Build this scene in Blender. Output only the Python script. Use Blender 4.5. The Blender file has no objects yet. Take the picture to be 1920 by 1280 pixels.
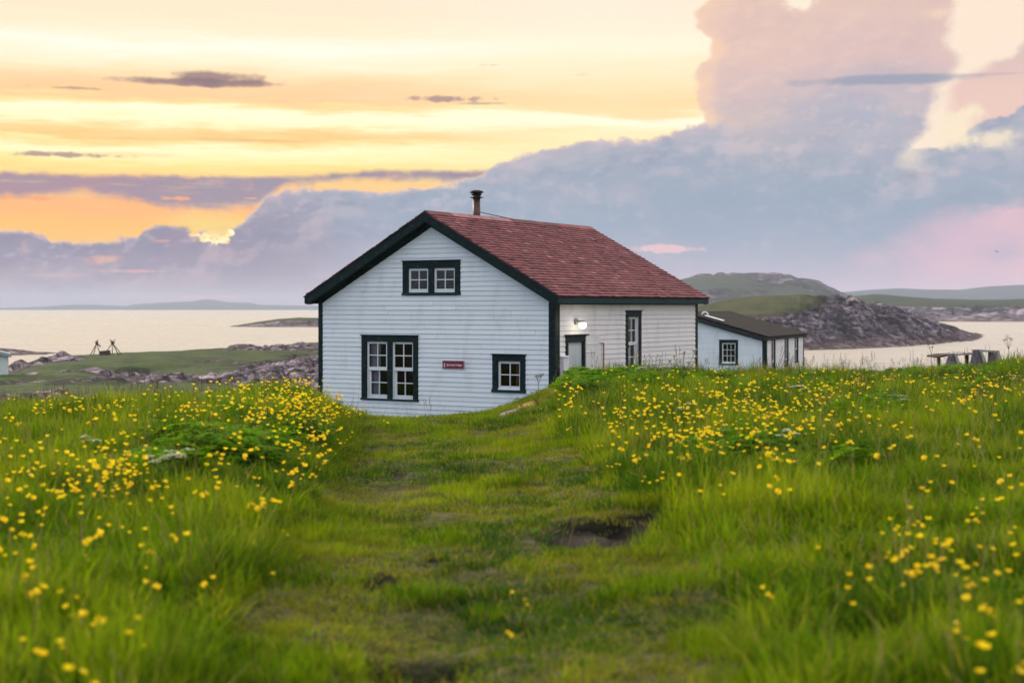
import bpy, bmesh, math, random
import numpy as np
from mathutils import Vector, Matrix, Euler
R = math.radians
rnd = random.Random(7)
rng = np.random.default_rng(11)
C = bpy.context.scene
COL = C.collection

# ------------------------------------------------------------------ camera
F = 2810.0; HZ = 575.4; CZ = 1.5; SEA = -7.5
cam = bpy.data.cameras.new('camera'); camo = bpy.data.objects.new('camera', cam); COL.objects.link(camo)
camo.location = (0, 0, CZ); camo.rotation_euler = (R(90), 0, 0)
cam.sensor_width = 36; cam.lens = F/1920*36; cam.shift_y = -(640-HZ)/1920
cam.clip_start = 0.1; cam.clip_end = 60000
cam.dof.use_dof = True; cam.dof.focus_distance = 31; cam.dof.aperture_fstop = 2.0
C.camera = camo

# ------------------------------------------------------------------ node helpers
def lin(c):
    return tuple(((v/255)/12.92 if v/255 <= .04045 else ((v/255+.055)/1.055)**2.4) for v in c)
class S:
    """a socket with arithmetic"""
    def __init__(s, nt, k): s.nt = nt; s.k = k
    def _m(s, op, *a, clamp=False):
        n = s.nt.nodes.new('ShaderNodeMath'); n.operation = op; n.use_clamp = clamp
        for i, v in enumerate(a):
            if isinstance(v, S): s.nt.links.new(v.k, n.inputs[i])
            else: n.inputs[i].default_value = v
        return S(s.nt, n.outputs[0])
    def __add__(s, o): return s._m('ADD', s, o)
    __radd__ = __add__
    def __sub__(s, o): return s._m('SUBTRACT', s, o)
    def __rsub__(s, o): return s._m('SUBTRACT', o, s)
    def __mul__(s, o): return s._m('MULTIPLY', s, o)
    __rmul__ = __mul__
    def __truediv__(s, o): return s._m('DIVIDE', s, o)
    def mn(s, o): return s._m('MINIMUM', s, o)
    def mx(s, o): return s._m('MAXIMUM', s, o)
    def sat(s): return s._m('ADD', s, 0.0, clamp=True)
class G:
    def __init__(g, nt): g.nt = nt
    def n(g, t): return g.nt.nodes.new(t)
    def put(g, sock, v):
        if isinstance(v, S): g.nt.links.new(v.k, sock)
        elif isinstance(v, (tuple, list)) and len(v) == 3 and sock.type == 'RGBA': sock.default_value = (*v, 1)
        else: sock.default_value = v
    def step(g, a, b, x):
        n = g.n('ShaderNodeMapRange'); n.interpolation_type = 'SMOOTHSTEP'; n.clamp = True
        for i, v in zip((0, 1, 2), (x, a, b)): g.put(n.inputs[i], v)
        return S(g.nt, n.outputs[0])
    def mix(g, f, a, b, mode='MIX'):
        n = g.n('ShaderNodeMix'); n.data_type = 'RGBA'; n.blend_type = mode
        g.put(n.inputs[0], f); g.put(n.inputs[6], a); g.put(n.inputs[7], b)
        return S(g.nt, n.outputs[2])
    def ramp(g, x, stops, color=True, interp='LINEAR'):
        n = g.n('ShaderNodeValToRGB'); n.color_ramp.interpolation = interp
        e = n.color_ramp.elements
        stops = sorted(stops)
        while len(e) < len(stops): e.new(.5)
        for el, (p, c) in zip(e, stops):
            el.position = p
        for el, (p, c) in zip(e, stops):
            el.position = p; el.color = (*c, 1) if color else (c, c, c, 1)
        g.put(n.inputs[0], x)
        return S(g.nt, n.outputs[0])
    def fcurve(g, x, x0, x1, pts, y0, y1):
        """piecewise linear function through pts"""
        st = [((a-x0)/(x1-x0), (b-y0)/(y1-y0)) for a, b in pts]
        r = g.ramp((x-x0)/(x1-x0), st, color=False)
        n = g.n('ShaderNodeSeparateColor'); g.put(n.inputs[0], r)
        return S(g.nt, n.outputs[0])*(y1-y0)+y0
    def noise(g, vec, scale, detail=4, rough=.5, dist=0., out=0):
        n = g.n('ShaderNodeTexNoise'); g.put(n.inputs['Vector'], vec)
        n.inputs['Scale'].default_value = scale; n.inputs['Detail'].default_value = detail
        n.inputs['Roughness'].default_value = rough; n.inputs['Distortion'].default_value = dist
        return S(g.nt, n.outputs[out])
    def mapv(g, vec, scale=(1, 1, 1), loc=(0, 0, 0)):
        n = g.n('ShaderNodeMapping'); g.put(n.inputs[0], vec)
        n.inputs['Scale'].default_value = scale; n.inputs['Location'].default_value = loc
        return S(g.nt, n.outputs[0])
    def attr(g, name, out='Fac'):
        n = g.n('ShaderNodeAttribute'); n.attribute_name = name
        return S(g.nt, n.outputs[out])

# ------------------------------------------------------------------ world: evening sky with cloud banks (laid out by compass bearing and elevation)
W = bpy.data.worlds.new('World'); C.world = W; W.use_nodes = True
nt = W.node_tree; nt.nodes.clear(); g = G(nt)
SUN_AZ, SUN_EL = -48.0, 20.0
def build_sky():
    tc = g.n('ShaderNodeTexCoord'); D = S(nt, tc.outputs['Generated'])
    sp = g.n('ShaderNodeSeparateXYZ'); g.put(sp.inputs[0], D)
    x, y, z = (S(nt, o) for o in sp.outputs)
    u = x._m('ARCTAN2', x, y)*F                      # bearing, in 1/F radians, 0 = north
    h = (x*x+y*y)._m('SQRT', (x*x+y*y))
    v = z._m('ARCTAN2', z, h)*F                      # elevation
    def cu(px): return math.atan((px-960)/F)*F
    def cv(py, px=960):
        a = math.atan((px-960)/F); return math.atan((HZ-py)/F*math.cos(a))*F
    def n0(scale, st=1., seed=0., detail=5, rough=.55):
        return g.noise(g.mapv(D, (1, 1, st), (seed, seed*1.7, seed*.3)), scale, detail, rough)*2.1-1.05
    nb = n0(30, 1.3, 3, 7, .6)                   # billows, large
    nf = n0(90, 1.5, 5, 6, .6)                   # billows, fine
    ns = n0(9, 9, 9, 6, .62)                     # streaks
    ns2 = n0(26, 11, 14, 5, .6)
    nl = n0(6, 2, 20, 4, .5)                     # broad
    def relief(scale, st, seed, dx, dz, rough=.55, detail=6):
        a = g.noise(g.mapv(D, (1, 1, st), (seed, seed*1.7, seed*.3)), scale, detail, rough)
        b = g.noise(g.mapv(D, (1, 1, st), (seed+dx, seed*1.7, seed*.3+dz*st)), scale, detail, rough)
        return (a-b)*6.
    rel = relief(20, 1.5, 3, -.006, .007)
    relf = relief(60, 1.6, 44, -.002, .0028)
    U = lambda px: cu(px)
    # --- base: glowing high sky behind the clouds
    vw = v + ns*27 + ns2*15
    L = [(575, (255,170,120)), (470, (255,196,104)), (430, (255,190,90)), (390, (255,178,108)), (345, (255,200,120)), (318, (255,226,135)), (300,(255,244,178)), (285, (255,250,200)),
         (272, (254,226,150)), (262, (250,200,122)), (250, (252,214,140)), (236, (255,250,200)), (218, (255,253,215)), (204, (255,222,150)), (190, (254,202,144)), (168, (254,208,158)),
         (150, (255,222,172)), (128, (255,240,206)), (100, (255,250,232)), (70, (255,238,206)), (30, (254,232,202)), (0, (254,232,208)), (-100, (252,228,205)), (-300, (238,222,212))]
    Rr = [(575, (255,190,150)), (400, (255,222,160)), (330, (255,232,170)), (280, (255,236,176)), (248, (255,240,190)), (232, (255,252,222)), (224, (255,252,222)), (212, (255,226,170)),
          (195, (255,222,166)), (160, (255,232,186)), (120, (255,240,204)), (85, (255,247,220)), (40, (255,240,216)), (0, (255,238,218)), (-100, (252,230,212)), (-300, (236,224,218))]
    def vr(st, lo=600, hi=-320):
        return [((cv(py)-cv(lo))/(cv(hi)-cv(lo)), lin(c)) for py, c in st]
    vn = (vw-cv(600))/(cv(-320)-cv(600))
    bL = g.ramp(vn, vr(L)); bR = g.ramp(vn, vr(Rr))
    base = g.mix(g.step(U(600), U(1150), u+ns*150), bL, bR)
    # warmth of the west fades with bearing away from the sun
    base = g.mix(g.step(U(1480), U(1680), u), base, lin((255,234,212)))
    glow = g.step(520., 40., ((u-U(400))*(u-U(400))*.10+(v-cv(240))*(v-cv(240)))._m('SQRT', (u-U(400))*(u-U(400))*.10+(v-cv(240))*(v-cv(240))))
    base = g.mix(glow*.10, base, (1.0, .85, .55), 'ADD')
    def ell(px, py, rx, ry, soft=.5, na=.5, noise=None):
        dx = (u-U(px))/rx; dy = (v-cv(py, px))/ry
        d = (dx*dx+dy*dy)._m('SQRT', dx*dx+dy*dy) + (noise if noise is not None else nf)*na
        return g.step(1., 1.-soft, d)
    col = base
    def over(m, c): 
        nonlocal col
        col = g.mix(m, col, lin(c) if isinstance(c, tuple) else c)
    # faint bird-wing wisps
    over(ell(920,122,24,4,.8,1.2)*.5, (215,175,150)); over(ell(1095,140,18,5,.9,1.3)*.3, (235,190,160))
    over(ell(500,264,230,5,.9,1.6,ns2)*.5, (236,178,128)); over(ell(230,290,150,8,.9,1.,ns2)*.25, (240,180,120))
    # --- stratus lenses
    over(ell(395,155,215,10,.6,.9,nb)*.9, (152,124,128)); over(ell(410,145,110,17,.6,1.2,nb)*.85, (146,120,126))
    over(ell(130,165,62,4,.8,1.3)*.7, (185,145,135)); over(ell(838,186,85,8,.7,1.1)*.85, (168,140,142)); over(ell(900,194,60,3.5,.7,1.)*.6, (180,150,150))
    over(ell(110,290,112,6,.7,1.2)*.85, (176,138,135))
    # --- purple band over the setting sun
    top = g.fcurve(u, -1800, 700, [(-1800, cv(335)), (U(0), cv(326,0)), (U(250), cv(331,250)), (U(560), cv(334,560)), (U(720), cv(321)), (U(900), cv(322)), (700, cv(330))], -100, 700)
    bot = g.fcurve(u, -1800, 700, [(-1800, cv(380)), (U(0), cv(366,0)), (U(150), cv(368)), (U(250), cv(378)), (U(330), cv(396)), (U(420), cv(394)), (U(480), cv(388)), (U(535), cv(350)), (U(620), cv(336)), (U(900), cv(336)), (700, cv(380))], -100, 700)
    band = g.step(-7., 5., top-v+nf*8+nb*3)*g.step(-12., 10., v-bot+nb*18+nf*8)
    bcol = g.mix(g.step(U(-100), U(620), u+nb*400), lin((180,146,156)), lin((160,150,168)))
    bcol = g.mix(g.step(cv(345), cv(325), v)*.55, bcol, lin((158,134,148)))
    bcol = g.mix(g.step(-.1, .7, rel)*.5, bcol, lin((212,168,160)))
    over(band, bcol)
    col = g.mix(g.step(.0,.9,ns2)*g.step(cv(480),cv(440),v)*(1.-g.step(cv(330),cv(320),v))*.5, col, lin((255,226,150)))
    col = g.mix(ell(400,425,130,40,.95,.5,nb)*.8, col, lin((255,222,124)))
    over(ell(330,372,34,5,.7,1.7)*.8, (252,178,130)); over(ell(235,372,60,4,.8,1.6)*.5, (245,160,120)); over(ell(470,372,22,3,.8,1.5)*.7,(250,190,140)); over(ell(60,372,90,5,.9,1.4)*.5,(246,150,110))
    # --- the great bank
    E = [(-3000, 400), (-2000, 470), (-1500, 430), (U(-150), 452), (U(0), 434), (U(60), 440), (U(110), 456), (U(165), 463), (U(230), 449), (U(262), 455), (U(272), 428), (U(330), 424), (U(362), 438), (U(392), 430), (U(438), 428), (U(466), 408),
         (U(478), 396), (U(500), 366), (U(540), 356), (U(650), 357), (U(800), 355), (U(850), 345), (U(900), 330), (U(935), 305), (U(985), 290), (U(1080), 268), (U(1200), 262), (U(1265), 246), (U(1330), 235)]
    def bv(lst): return [(a, cv(b, 960+math.tan(max(-1.2, min(1.2, a/F)))*F) if False else cv(b)) for a, b in lst]
    e1 = g.fcurve(u, -3000, 400, bv(E), -50, 700)
    E2 = [(300, 235), (U(1400), 240), (U(1600), 262), (U(1700), 284), (U(1762), 292), (U(1800), 272), (U(1840), 246), (U(1880), 232), (U(1930), 214), (1100, 190), (1400, 240), (1800, 330), (2600, 300), (4000, 400)]
    e2 = g.fcurve(u, 300, 4000, bv(E2), -50, 700)
    edge = g.mix(g.step(U(1325), U(1330), u), g.nt and S(nt, comb(e1)), S(nt, comb(e2)))
    ed = g.n('ShaderNodeSeparateColor'); g.put(ed.inputs[0], edge); edge = S(nt, ed.outputs[0])
    dist = edge - v + nb*20 + nf*13
    bank = g.step(-3., 5., dist)
    # tower
    lx = g.fcurve(v, cv(300), cv(-80), [(cv(300), U(1335)), (cv(240), U(1322)), (cv(200), U(1312)), (cv(165), U(1302)), (cv(140), U(1300)), (cv(112), U(1326)), (cv(80), U(1334)), (cv(55), U(1308)), (cv(30), U(1304)), (cv(0), U(1335)), (cv(-80), U(1400))], -100, 1000)
    rx = g.fcurve(v, cv(300), cv(-80), [(cv(300), U(1700)), (cv(270), U(1735)), (cv(225), U(1752)), (cv(180), U(1772)), (cv(150), U(1800)), (cv(125), U(1812)), (cv(105), U(1790)), (cv(60), U(1792)), (cv(20), U(1800)), (cv(-30), U(1780)), (cv(-80), U(1700))], -100, 1000)
    dl = u-lx+nb*16+nf*14; dr = rx-u+nb*26+nf*15
    tower = g.step(-4., 8., dl)*g.step(-6., 24., dr)
    tt = cv(-60)-v+nb*40
    tower = tower*g.step(-10., 10., tt)*(1.-ell(1500,-2,34,26,.5,.8,nf))
    # cloud to the upper right
    cr = g.step(-8., 14., (u-U(1772))*.55 + cv(180) - v + nb*30 + nf*14)*g.step(U(1760), U(1800), u)*(1.-g.step(900., 1300., u))
    gap = ell(1795,245,58,60,.55,.9,nb)
    gap = (gap + ell(1860,262,50,28,.7,1.,nb)*.8).sat()
    # colours
    shade = n0(14, 2.2, 31, 6, .55)*.6
    shade2 = n0(38, 2.4, 37, 6, .6)*.6
    tcol = g.ramp((v-cv(320))/(cv(-20)-cv(320)), [(0, lin((168,178,196))), (.28, lin((182,180,194))), (.42, lin((206,188,194))), (.6, lin((224,194,190))), (1, lin((232,200,186)))])
    diag = g.step(40., -60., (u-U(1420))*-.38 + (v-cv(225)) + nb*90)
    tcol = g.mix(diag*g.step(U(1400), U(1470), u)*g.step(U(1750),U(1640),u)*.7, tcol, lin((176,180,198)))
    tcol = g.mix(g.step(60., 0., dl+nb*50)*.85, tcol, lin((255,216,180)))
    tcol = g.mix(g.step(-.1, .35, shade2)*.24, tcol, lin((240,206,190)))
    tcol = g.mix(g.step(.05, -.35, shade2)*.16, tcol, lin((200,176,184)))
    tcol = g.mix(g.step(260., 20., dl+nb*60)*.34, tcol, lin((248,208,184)))
    tcol = g.mix(ell(1760,25,36,14,.8,1.,nb)*.6, tcol, lin((250,220,190)))
    over(cr, g.mix(g.step(cv(200), cv(120), v), lin((240,204,192)), lin((224,196,190))))
    tcol = g.mix(g.step(.1, .8, rel)*.2, tcol, lin((244,214,196)))
    tcol = g.mix(g.step(-.1, -.8, rel)*.14, tcol, lin((196,170,180)))
    tcol = g.mix(g.step(.1, .9, relf)*.18, tcol, lin((246,220,200)))
    over(tower, tcol)
    bb = g.ramp((v-cv(590))/(cv(230)-cv(590)), [(0, lin((200,186,204))), (.12, lin((200,182,201))), (.25, lin((181,180,199))), (.40, lin((160,174,194))), (.62, lin((157,172,190))), (.85, lin((167,175,190))), (1, lin((182,182,194)))])
    bl = g.ramp((v-cv(590))/(cv(360)-cv(590)), [(0, lin((170,158,172))), (.2, lin((176,160,174))), (.4, lin((158,146,166))), (.65, lin((148,140,162))), (1, lin((172,164,180)))])
    bk = g.mix(g.step(U(380), U(860), u+shade*300), bl, bb)
    # crests: lighter, warmer near the edge; relief from the noise gradient
    bk = g.mix(g.step(60., 0., dist+shade2*90)*g.step(U(850),U(960),u)*g.step(U(1420),U(1300),u)*.35, bk, lin((214,192,200)))
    bk = g.mix(g.step(0.04, .28, shade2+nf*.5)*.35*g.step(U(560), U(900), u), bk, lin((196,190,204)))
    bk = g.mix(g.step(0.0, -.4, shade)*.35, bk, lin((150,164,186)))
    bk = g.mix(g.step(0.02, .25, shade)*.30, bk, lin((198,186,200)))
    # far right dusk-pink opening low in the bank
    pk = g.step(-16., 26., (cv(440)+ (u-U(1600))*.30 - v).mn(cv(392)-v) + nb*20 + nf*12 + shade*60)*g.step(U(1500), U(1720), u+nb*120+(v-cv(560))*-.9)*(1.-g.step(1200.,1600.,u))
    bk = g.mix(pk*.9, bk, g.mix(g.step(-.1,.2,shade), lin((222,188,204)), lin((240,196,204))))
    bk = g.mix(ell(1880,470,70,22,.9,1.,nb)*.7, bk, lin((198,182,200)))
    bk = g.mix(ell(1250,466,64,9,.5,1.1)*.9, bk, lin((240,200,204)))
    bk = g.mix(ell(700,346,140,7,.7,1.4,ns2)*.8, bk, lin((246,222,184)))
    bk = g.mix(ell(600,395,140,14,.9,1.6,nb)*.30, bk, lin((204,196,200)))
    bk = g.mix(ell(185,484,50,14,.8,1.6,nb)*.85, bk, lin((246,184,160)))
    bk = g.mix(ell(240,508,66,4,.8,1.2)*.8, bk, lin((240,176,166)))
    bk = g.mix(ell(110,516,90,4,.9,1.2)*.5, bk, lin((220,168,168)))
    bk = g.mix(ell(400,556,95,4.5,.8,.9)*.85, bk, lin((242,160,160)))
    bk = g.mix(ell(350,562,200,7,.9,.6)*.35, bk, lin((226,160,165)))
    bk = g.mix(ell(90,470,110,24,.9,1.2,nb)*.5, bk, lin((146,146,168)))
    bk = g.mix(ell(760,470,170,40,1.,.8,nb)*.25, bk, lin((190,186,200)))
    inT = g.step(U(1338), U(1400), u)*g.step(U(1752), U(1700), u)
    softb = g.step(-46., 100., dist-nb*30)
    bank = bank*(1.-inT)+bank*softb*inT
    lit = g.step(150., 20., dist)*.80+.08+g.step(U(900),U(500),u)*.15
    bk = g.mix(g.step(.08, .75, rel)*lit*.62, bk, g.mix(g.step(U(300), U(900), u), lin((206,178,184)), lin((212,198,208))))
    bk = g.mix(g.step(-.08, -.75, rel)*lit*.6, bk, g.mix(g.step(U(300), U(900), u), lin((142,136,160)), lin((146,158,180))))
    bk = g.mix(g.step(.1, .8, relf)*lit*.28, bk, lin((214,198,208)))
    bk = g.mix(g.step(11., -3., dist)*g.step(U(1400),U(1300),u)*.75, bk, lin((253,216,190)))
    over(bank, bk)
    over(gap*g.step(cv(305),cv(285),v), (255,236,206))
    hole = (ell(404,446,36,15,.25,1.5,nf)+ell(432,436,14,9,.3,1.3,nf)+ell(365,440,16,4,.4,1.2,nf)).sat()
    over(hole, (255,214,130)); col = g.mix(hole*g.step(-.2,.35,nf), col, (1.4, 1.25, .75))
    over(ell(310,440,42,17,.5,1.7,nb)*.9, (150,138,160))
    over(ell(300,452,40,4,.8,1.5)*.5, (250,180,140))
    # blue lens before the tower
    over(ell(1672,149,188,12,.6,.8,nb)*.92, (158,164,182)); over(ell(1850,140,120,3.5,.9,1.)*.4, (180,170,180))
    # --- above and behind the frame: high veil over blue air
    sky = g.n('ShaderNodeTexSky'); sky.sky_type = 'NISHITA'; sky.sun_disc = False
    sky.sun_elevation = R(SUN_EL); sky.sun_rotation = R(SUN_AZ); sky.air_density = 1.2; sky.dust_density = .6
    nish = S(nt, sky.outputs[0])
    nz = g.mix(1., nish, (.11, .11, .11), 'MULTIPLY')
    back = g.mix(.7, nz, g.mix(g.step(-2200., 2600., u), (.80, 1.06, 1.62), (1.28, 1.16, 1.24)))
    back = g.mix(g.step(-.4, .6, nl)*.3, back, (1.1, 1.08, 1.1))
    overhead = (1.05, 1.07, 1.06)
    back = g.mix(g.step(900., 2600., v), back, overhead)
    away = g.step(1400., 3200., u._m('ABSOLUTE', u))
    upw = g.step(800., 1900., v)
    col = g.mix((away+upw-away*upw).sat(), col, back)
    # unseen bright band added above the view to light the water and grass
    hg = g.step(585., 1000., v)*g.step(2600., 1500., v)*g.step(2300., 1100., u._m('ABSOLUTE', u))
    col = g.mix(hg, col, (3.1, 2.5, 1.8))
    # below the horizon (never seen past the sea): dusk grey
    col = g.mix(g.step(-20., -300., v), col, (.35, .36, .40))
    bg = g.n('ShaderNodeBackground'); g.put(bg.inputs[0], col); bg.inputs[1].default_value = 1.0
    out = g.n('ShaderNodeOutputWorld'); nt.links.new(bg.outputs[0], out.inputs[0])
def comb(s):
    n = nt.nodes.new('ShaderNodeCombineColor')
    for i in range(3): nt.links.new(s.k, n.inputs[i])
    return n.outputs[0]
build_sky()
W.cycles.sampling_method = 'MANUAL'; W.cycles.sample_map_resolution = 512

sl = bpy.data.lights.new('sun', 'SUN'); sl.energy = 4.4; sl.angle = R(16); sl.color = (1, .86, .66)
so = bpy.data.objects.new('sun', sl); COL.objects.link(so)
d = Vector((math.sin(R(SUN_AZ))*math.cos(R(SUN_EL)), math.cos(R(SUN_AZ))*math.cos(R(SUN_EL)), math.sin(R(SUN_EL))))
so.rotation_euler = d.to_track_quat('Z', 'Y').to_euler()

C.view_settings.view_transform = 'Standard'; C.view_settings.look = 'None'
C.view_settings.exposure = 0; C.view_settings.gamma = 1
C.render.engine = 'CYCLES'
cy = C.cycles
cy.use_denoising = True; cy.denoising_prefilter = 'ACCURATE'; cy.max_bounces = 6; cy.diffuse_bounces = 3; cy.glossy_bounces = 3; cy.transmission_bounces = 4
cy.transparent_max_bounces = 12; cy.volume_bounces = 0; cy.sample_clamp_indirect = 4; cy.caustics_reflective = False; cy.caustics_refractive = False
cy.use_adaptive_sampling = True; cy.adaptive_threshold = 0.015

# ------------------------------------------------------------------ object helpers
def tag(o, label=None, cat=None, group=None, kind=None):
    if label: o['label'] = label
    if cat: o['category'] = cat
    if group: o['group'] = group
    if kind: o['kind'] = kind
    return o
def empty(name, loc=(0,0,0), rz=0, scale=1, parent=None):
    o = bpy.data.objects.new(name, None); COL.objects.link(o)
    o.location = loc; o.rotation_euler = (0, 0, rz); o.scale = (scale,)*3
    o.empty_display_size = .1
    if parent: o.parent = parent
    return o
def link_mesh(name, me, parent=None, mat=None):
    o = bpy.data.objects.new(name, me); COL.objects.link(o)
    if mat and not me.materials: me.materials.append(mat)
    if parent: o.parent = parent
    return o
class MB:
    def __init__(s): s.v = []; s.f = []; s.t = []
    def face(s, pts, tone=None):
        i = len(s.v); s.v += [tuple(p) for p in pts]; s.f.append(tuple(range(i, i+len(pts)))); s.t.append(rnd.random() if tone is None else tone)
    def box(s, x0, x1, y0, y1, z0, z1, tone=None):
        t = rnd.random() if tone is None else tone
        i = len(s.v)
        s.v += [(x0,y0,z0),(x1,y0,z0),(x1,y1,z0),(x0,y1,z0),(x0,y0,z1),(x1,y0,z1),(x1,y1,z1),(x0,y1,z1)]
        for q in ((0,3,2,1),(4,5,6,7),(0,1,5,4),(1,2,6,5),(2,3,7,6),(3,0,4,7)):
            s.f.append(tuple(i+k for k in q)); s.t.append(t)
    def prism(s, poly, d0, d1, axis='y', tone=None):
        """polygon in (a,z) extruded along axis"""
        t = rnd.random() if tone is None else tone
        def P(a, z, d): return (a, d, z) if axis == 'y' else (d, a, z)
        n = len(poly); i = len(s.v)
        s.v += [P(a, z, d0) for a, z in poly]+[P(a, z, d1) for a, z in poly]
        s.f.append(tuple(i+k for k in range(n))); s.t.append(t)
        s.f.append(tuple(i+n+k for k in reversed(range(n)))); s.t.append(t)
        for k in range(n):
            a, b = i+k, i+(k+1) % n
            s.f.append((a, a+n, b+n, b)); s.t.append(t)
    def tube(s, p, q, r0, r1=None, n=8, cap=True, tone=None):
        t = rnd.random() if tone is None else tone
        r1 = r0 if r1 is None else r1
        p, q = Vector(p), Vector(q); d = (q-p).normalized()
        a = d.orthogonal().normalized(); b = d.cross(a)
        i = len(s.v)
        for c, r in ((p, r0), (q, r1)):
            for k in range(n):
                w = 2*math.pi*k/n; s.v.append(tuple(c+(a*math.cos(w)+b*math.sin(w))*r))
        for k in range(n): s.f.append((i+k, i+(k+1)%n, i+n+(k+1)%n, i+n+k)); s.t.append(t)
        if cap:
            s.f.append(tuple(i+k for k in reversed(range(n)))); s.t.append(t)
            s.f.append(tuple(i+n+k for k in range(n))); s.t.append(t)
    def lathe(s, prof, c=(0,0,0), n=20):
        i = len(s.v)
        for r, z in prof:
            for k in range(n):
                w = 2*math.pi*k/n; s.v.append((c[0]+r*math.cos(w), c[1]+r*math.sin(w), c[2]+z))
        for j in range(len(prof)-1):
            for k in range(n):
                s.f.append((i+j*n+k, i+j*n+(k+1)%n, i+(j+1)*n+(k+1)%n, i+(j+1)*n+k)); s.t.append(.5)
    def build(s, name, mat, parent=None, smooth=False, bevel=0, link=True):
        me = bpy.data.meshes.new(name); me.from_pydata(s.v, [], s.f)
        a = me.attributes.new('tone', 'FLOAT', 'FACE'); a.data.foreach_set('value', s.t)
        me.materials.append(mat)
        if smooth: me.polygons.foreach_set('use_smooth', [True]*len(s.f))
        me.update()
        if not link: return me
        o = link_mesh(name, me, parent)
        if bevel:
            m = o.modifiers.new('bevel', 'BEVEL'); m.width = bevel; m.segments = 2; m.limit_method = 'ANGLE'
        return o

# ------------------------------------------------------------------ numpy noise
_P = rng.permutation(512)
_P = np.concatenate([_P, _P, _P])
_GR = rng.random(4096)*2-1
def vnoise(x, y, seed=0):
    xi = np.floor(x).astype(int); yi = np.floor(y).astype(int)
    fx = x-xi; fy = y-yi; fx = fx*fx*fx*(fx*(fx*6-15)+10); fy = fy*fy*fy*(fy*(fy*6-15)+10)
    def hsh(a, b): return _GR[(_P[(_P[(a+seed*17) & 511]+(b & 511)) & 511]*7+seed) & 4095]
    a = hsh(xi, yi); b = hsh(xi+1, yi); c = hsh(xi, yi+1); d_ = hsh(xi+1, yi+1)
    return a+(b-a)*fx+(c-a)*fy+(a-b-c+d_)*fx*fy
def fbm(x, y, o=4, seed=0, gain=.5):
    s = 0; a = 1; t = 0
    for i in range(o):
        s = s+a*vnoise(x*2**i+i*13.7, y*2**i+i*7.1, seed+i); t += a; a *= gain
    return s/t
def ridged(x, y, o=4, seed=0):
    s = 0; a = 1; t = 0
    for i in range(o):
        s = s+a*(1-2*np.abs(vnoise(x*2**i+i*3.7, y*2**i+i*9.1, seed+i))); t += a; a *= .55
    return s/t
def cells(x, y, seed=0):
    """worley: (random value of nearest cell, distance to its border)"""
    xi = np.floor(x).astype(int); yi = np.floor(y).astype(int)
    d1 = np.full(x.shape, 9.); d2 = np.full(x.shape, 9.); v = np.zeros(x.shape)
    for a in (-1, 0, 1):
        for b in (-1, 0, 1):
            h = (_P[(_P[(xi+a+seed) & 511]+yi+b) & 511]*5+seed) & 4095
            px_ = xi+a+.5+.45*_GR[h]; py_ = yi+b+.5+.45*_GR[(h+1777) & 4095]
            d = np.hypot(x-px_, y-py_); m = d < d1
            d2 = np.where(m, d1, np.minimum(d2, d)); v = np.where(m, _GR[(h+911) & 4095], v); d1 = np.where(m, d, d1)
    return v, d2-d1
def blocks(x, y, s, seed=0):
    w = .35*fbm(x*s*1.3, y*s*1.3, 3, seed+3); v, e = cells(x*s+w, y*s+w, seed)
    return v*.6-(1-sstep(0, .25, e))*.55
def sstep(a, b, x):
    t = np.clip((x-a)/(b-a), 0, 1); return t*t*(3-2*t)

# ------------------------------------------------------------------ materials
def mat(name):
    m = bpy.data.materials.new(name); m.use_nodes = True
    n = m.node_tree; p = n.nodes['Principled BSDF']; return m, G(n), p
def bump(g_, p, hgt, dist=.01, strength=.6):
    b = g_.n('ShaderNodeBump'); b.inputs['Distance'].default_value = dist; b.inputs['Strength'].default_value = strength
    g_.put(b.inputs['Height'], hgt); g_.nt.links.new(b.outputs[0], p.inputs['Normal'])
def obco(g_): return S(g_.nt, g_.n('ShaderNodeTexCoord').outputs['Object'])
def poco(g_): return S(g_.nt, g_.n('ShaderNodeNewGeometry').outputs['Position'])

def m_paint(name, c1, c2, dirt, damt=.5, rough=.55, fleck=True, moss=0.):
    m, g_, p = mat(name); o = obco(g_); p.inputs['Specular IOR Level'].default_value = .15
    tone = g_.attr('tone')
    c = g_.mix(tone*.8, c1, c2)
    n1 = g_.noise(g_.mapv(o, (1.2, 1.2, .5)), 2.2, 6, .65)
    c = g_.mix(g_.step(.48, .72, n1)*damt, c, dirt)
    if fleck:
        n2 = g_.noise(g_.mapv(o, (1, 1, 2.4)), 26, 5, .7)
        c = g_.mix(g_.step(.62, .70, n2)*g_.step(.36, .56, g_.noise(o, 1.7, 3, .6))*.75, c, tuple(v*.35 for v in dirt))
    if moss:
        n3 = g_.noise(o, 14, 5, .7)
        c = g_.mix(g_.step(.55, .68, n3)*moss, c, lin((150,160,140)))
    g_.put(p.inputs['Base Color'], c); p.inputs['Roughness'].default_value = rough
    bump(g_, p, g_.noise(g_.mapv(o, (3, 3, 20)), 14, 5, .65), .003, .5)
    return m
M = {}
M['siding'] = m_paint('white_clapboard', (.84,.86,.88), (.76,.78,.80), (.54,.56,.57), .38)
M['siding_worn'] = m_paint('weathered_clapboard', (.86,.83,.84), (.78,.75,.76), (.58,.54,.54), .6)
M['trim'] = m_paint('dark_green_trim', (.003,.013,.014), (.006,.020,.020), (.012,.016,.016), .7, .6, False, .12)
M['trim2'] = m_paint('green_fascia', (.006,.034,.036), (.010,.042,.044), (.02,.03,.03), .6, .6, False, .12)
M['sash'] = m_paint('white_sash', (.78,.79,.80), (.72,.74,.76), (.50,.52,.54), .4)
M['door'] = m_paint('pale_door', (.52,.57,.60), (.48,.53,.56), (.38,.42,.44), .5)
M['panelwhite'] = m_paint('white_panel', (.78,.77,.78), (.74,.73,.74), (.6,.58,.58), .4)
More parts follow.
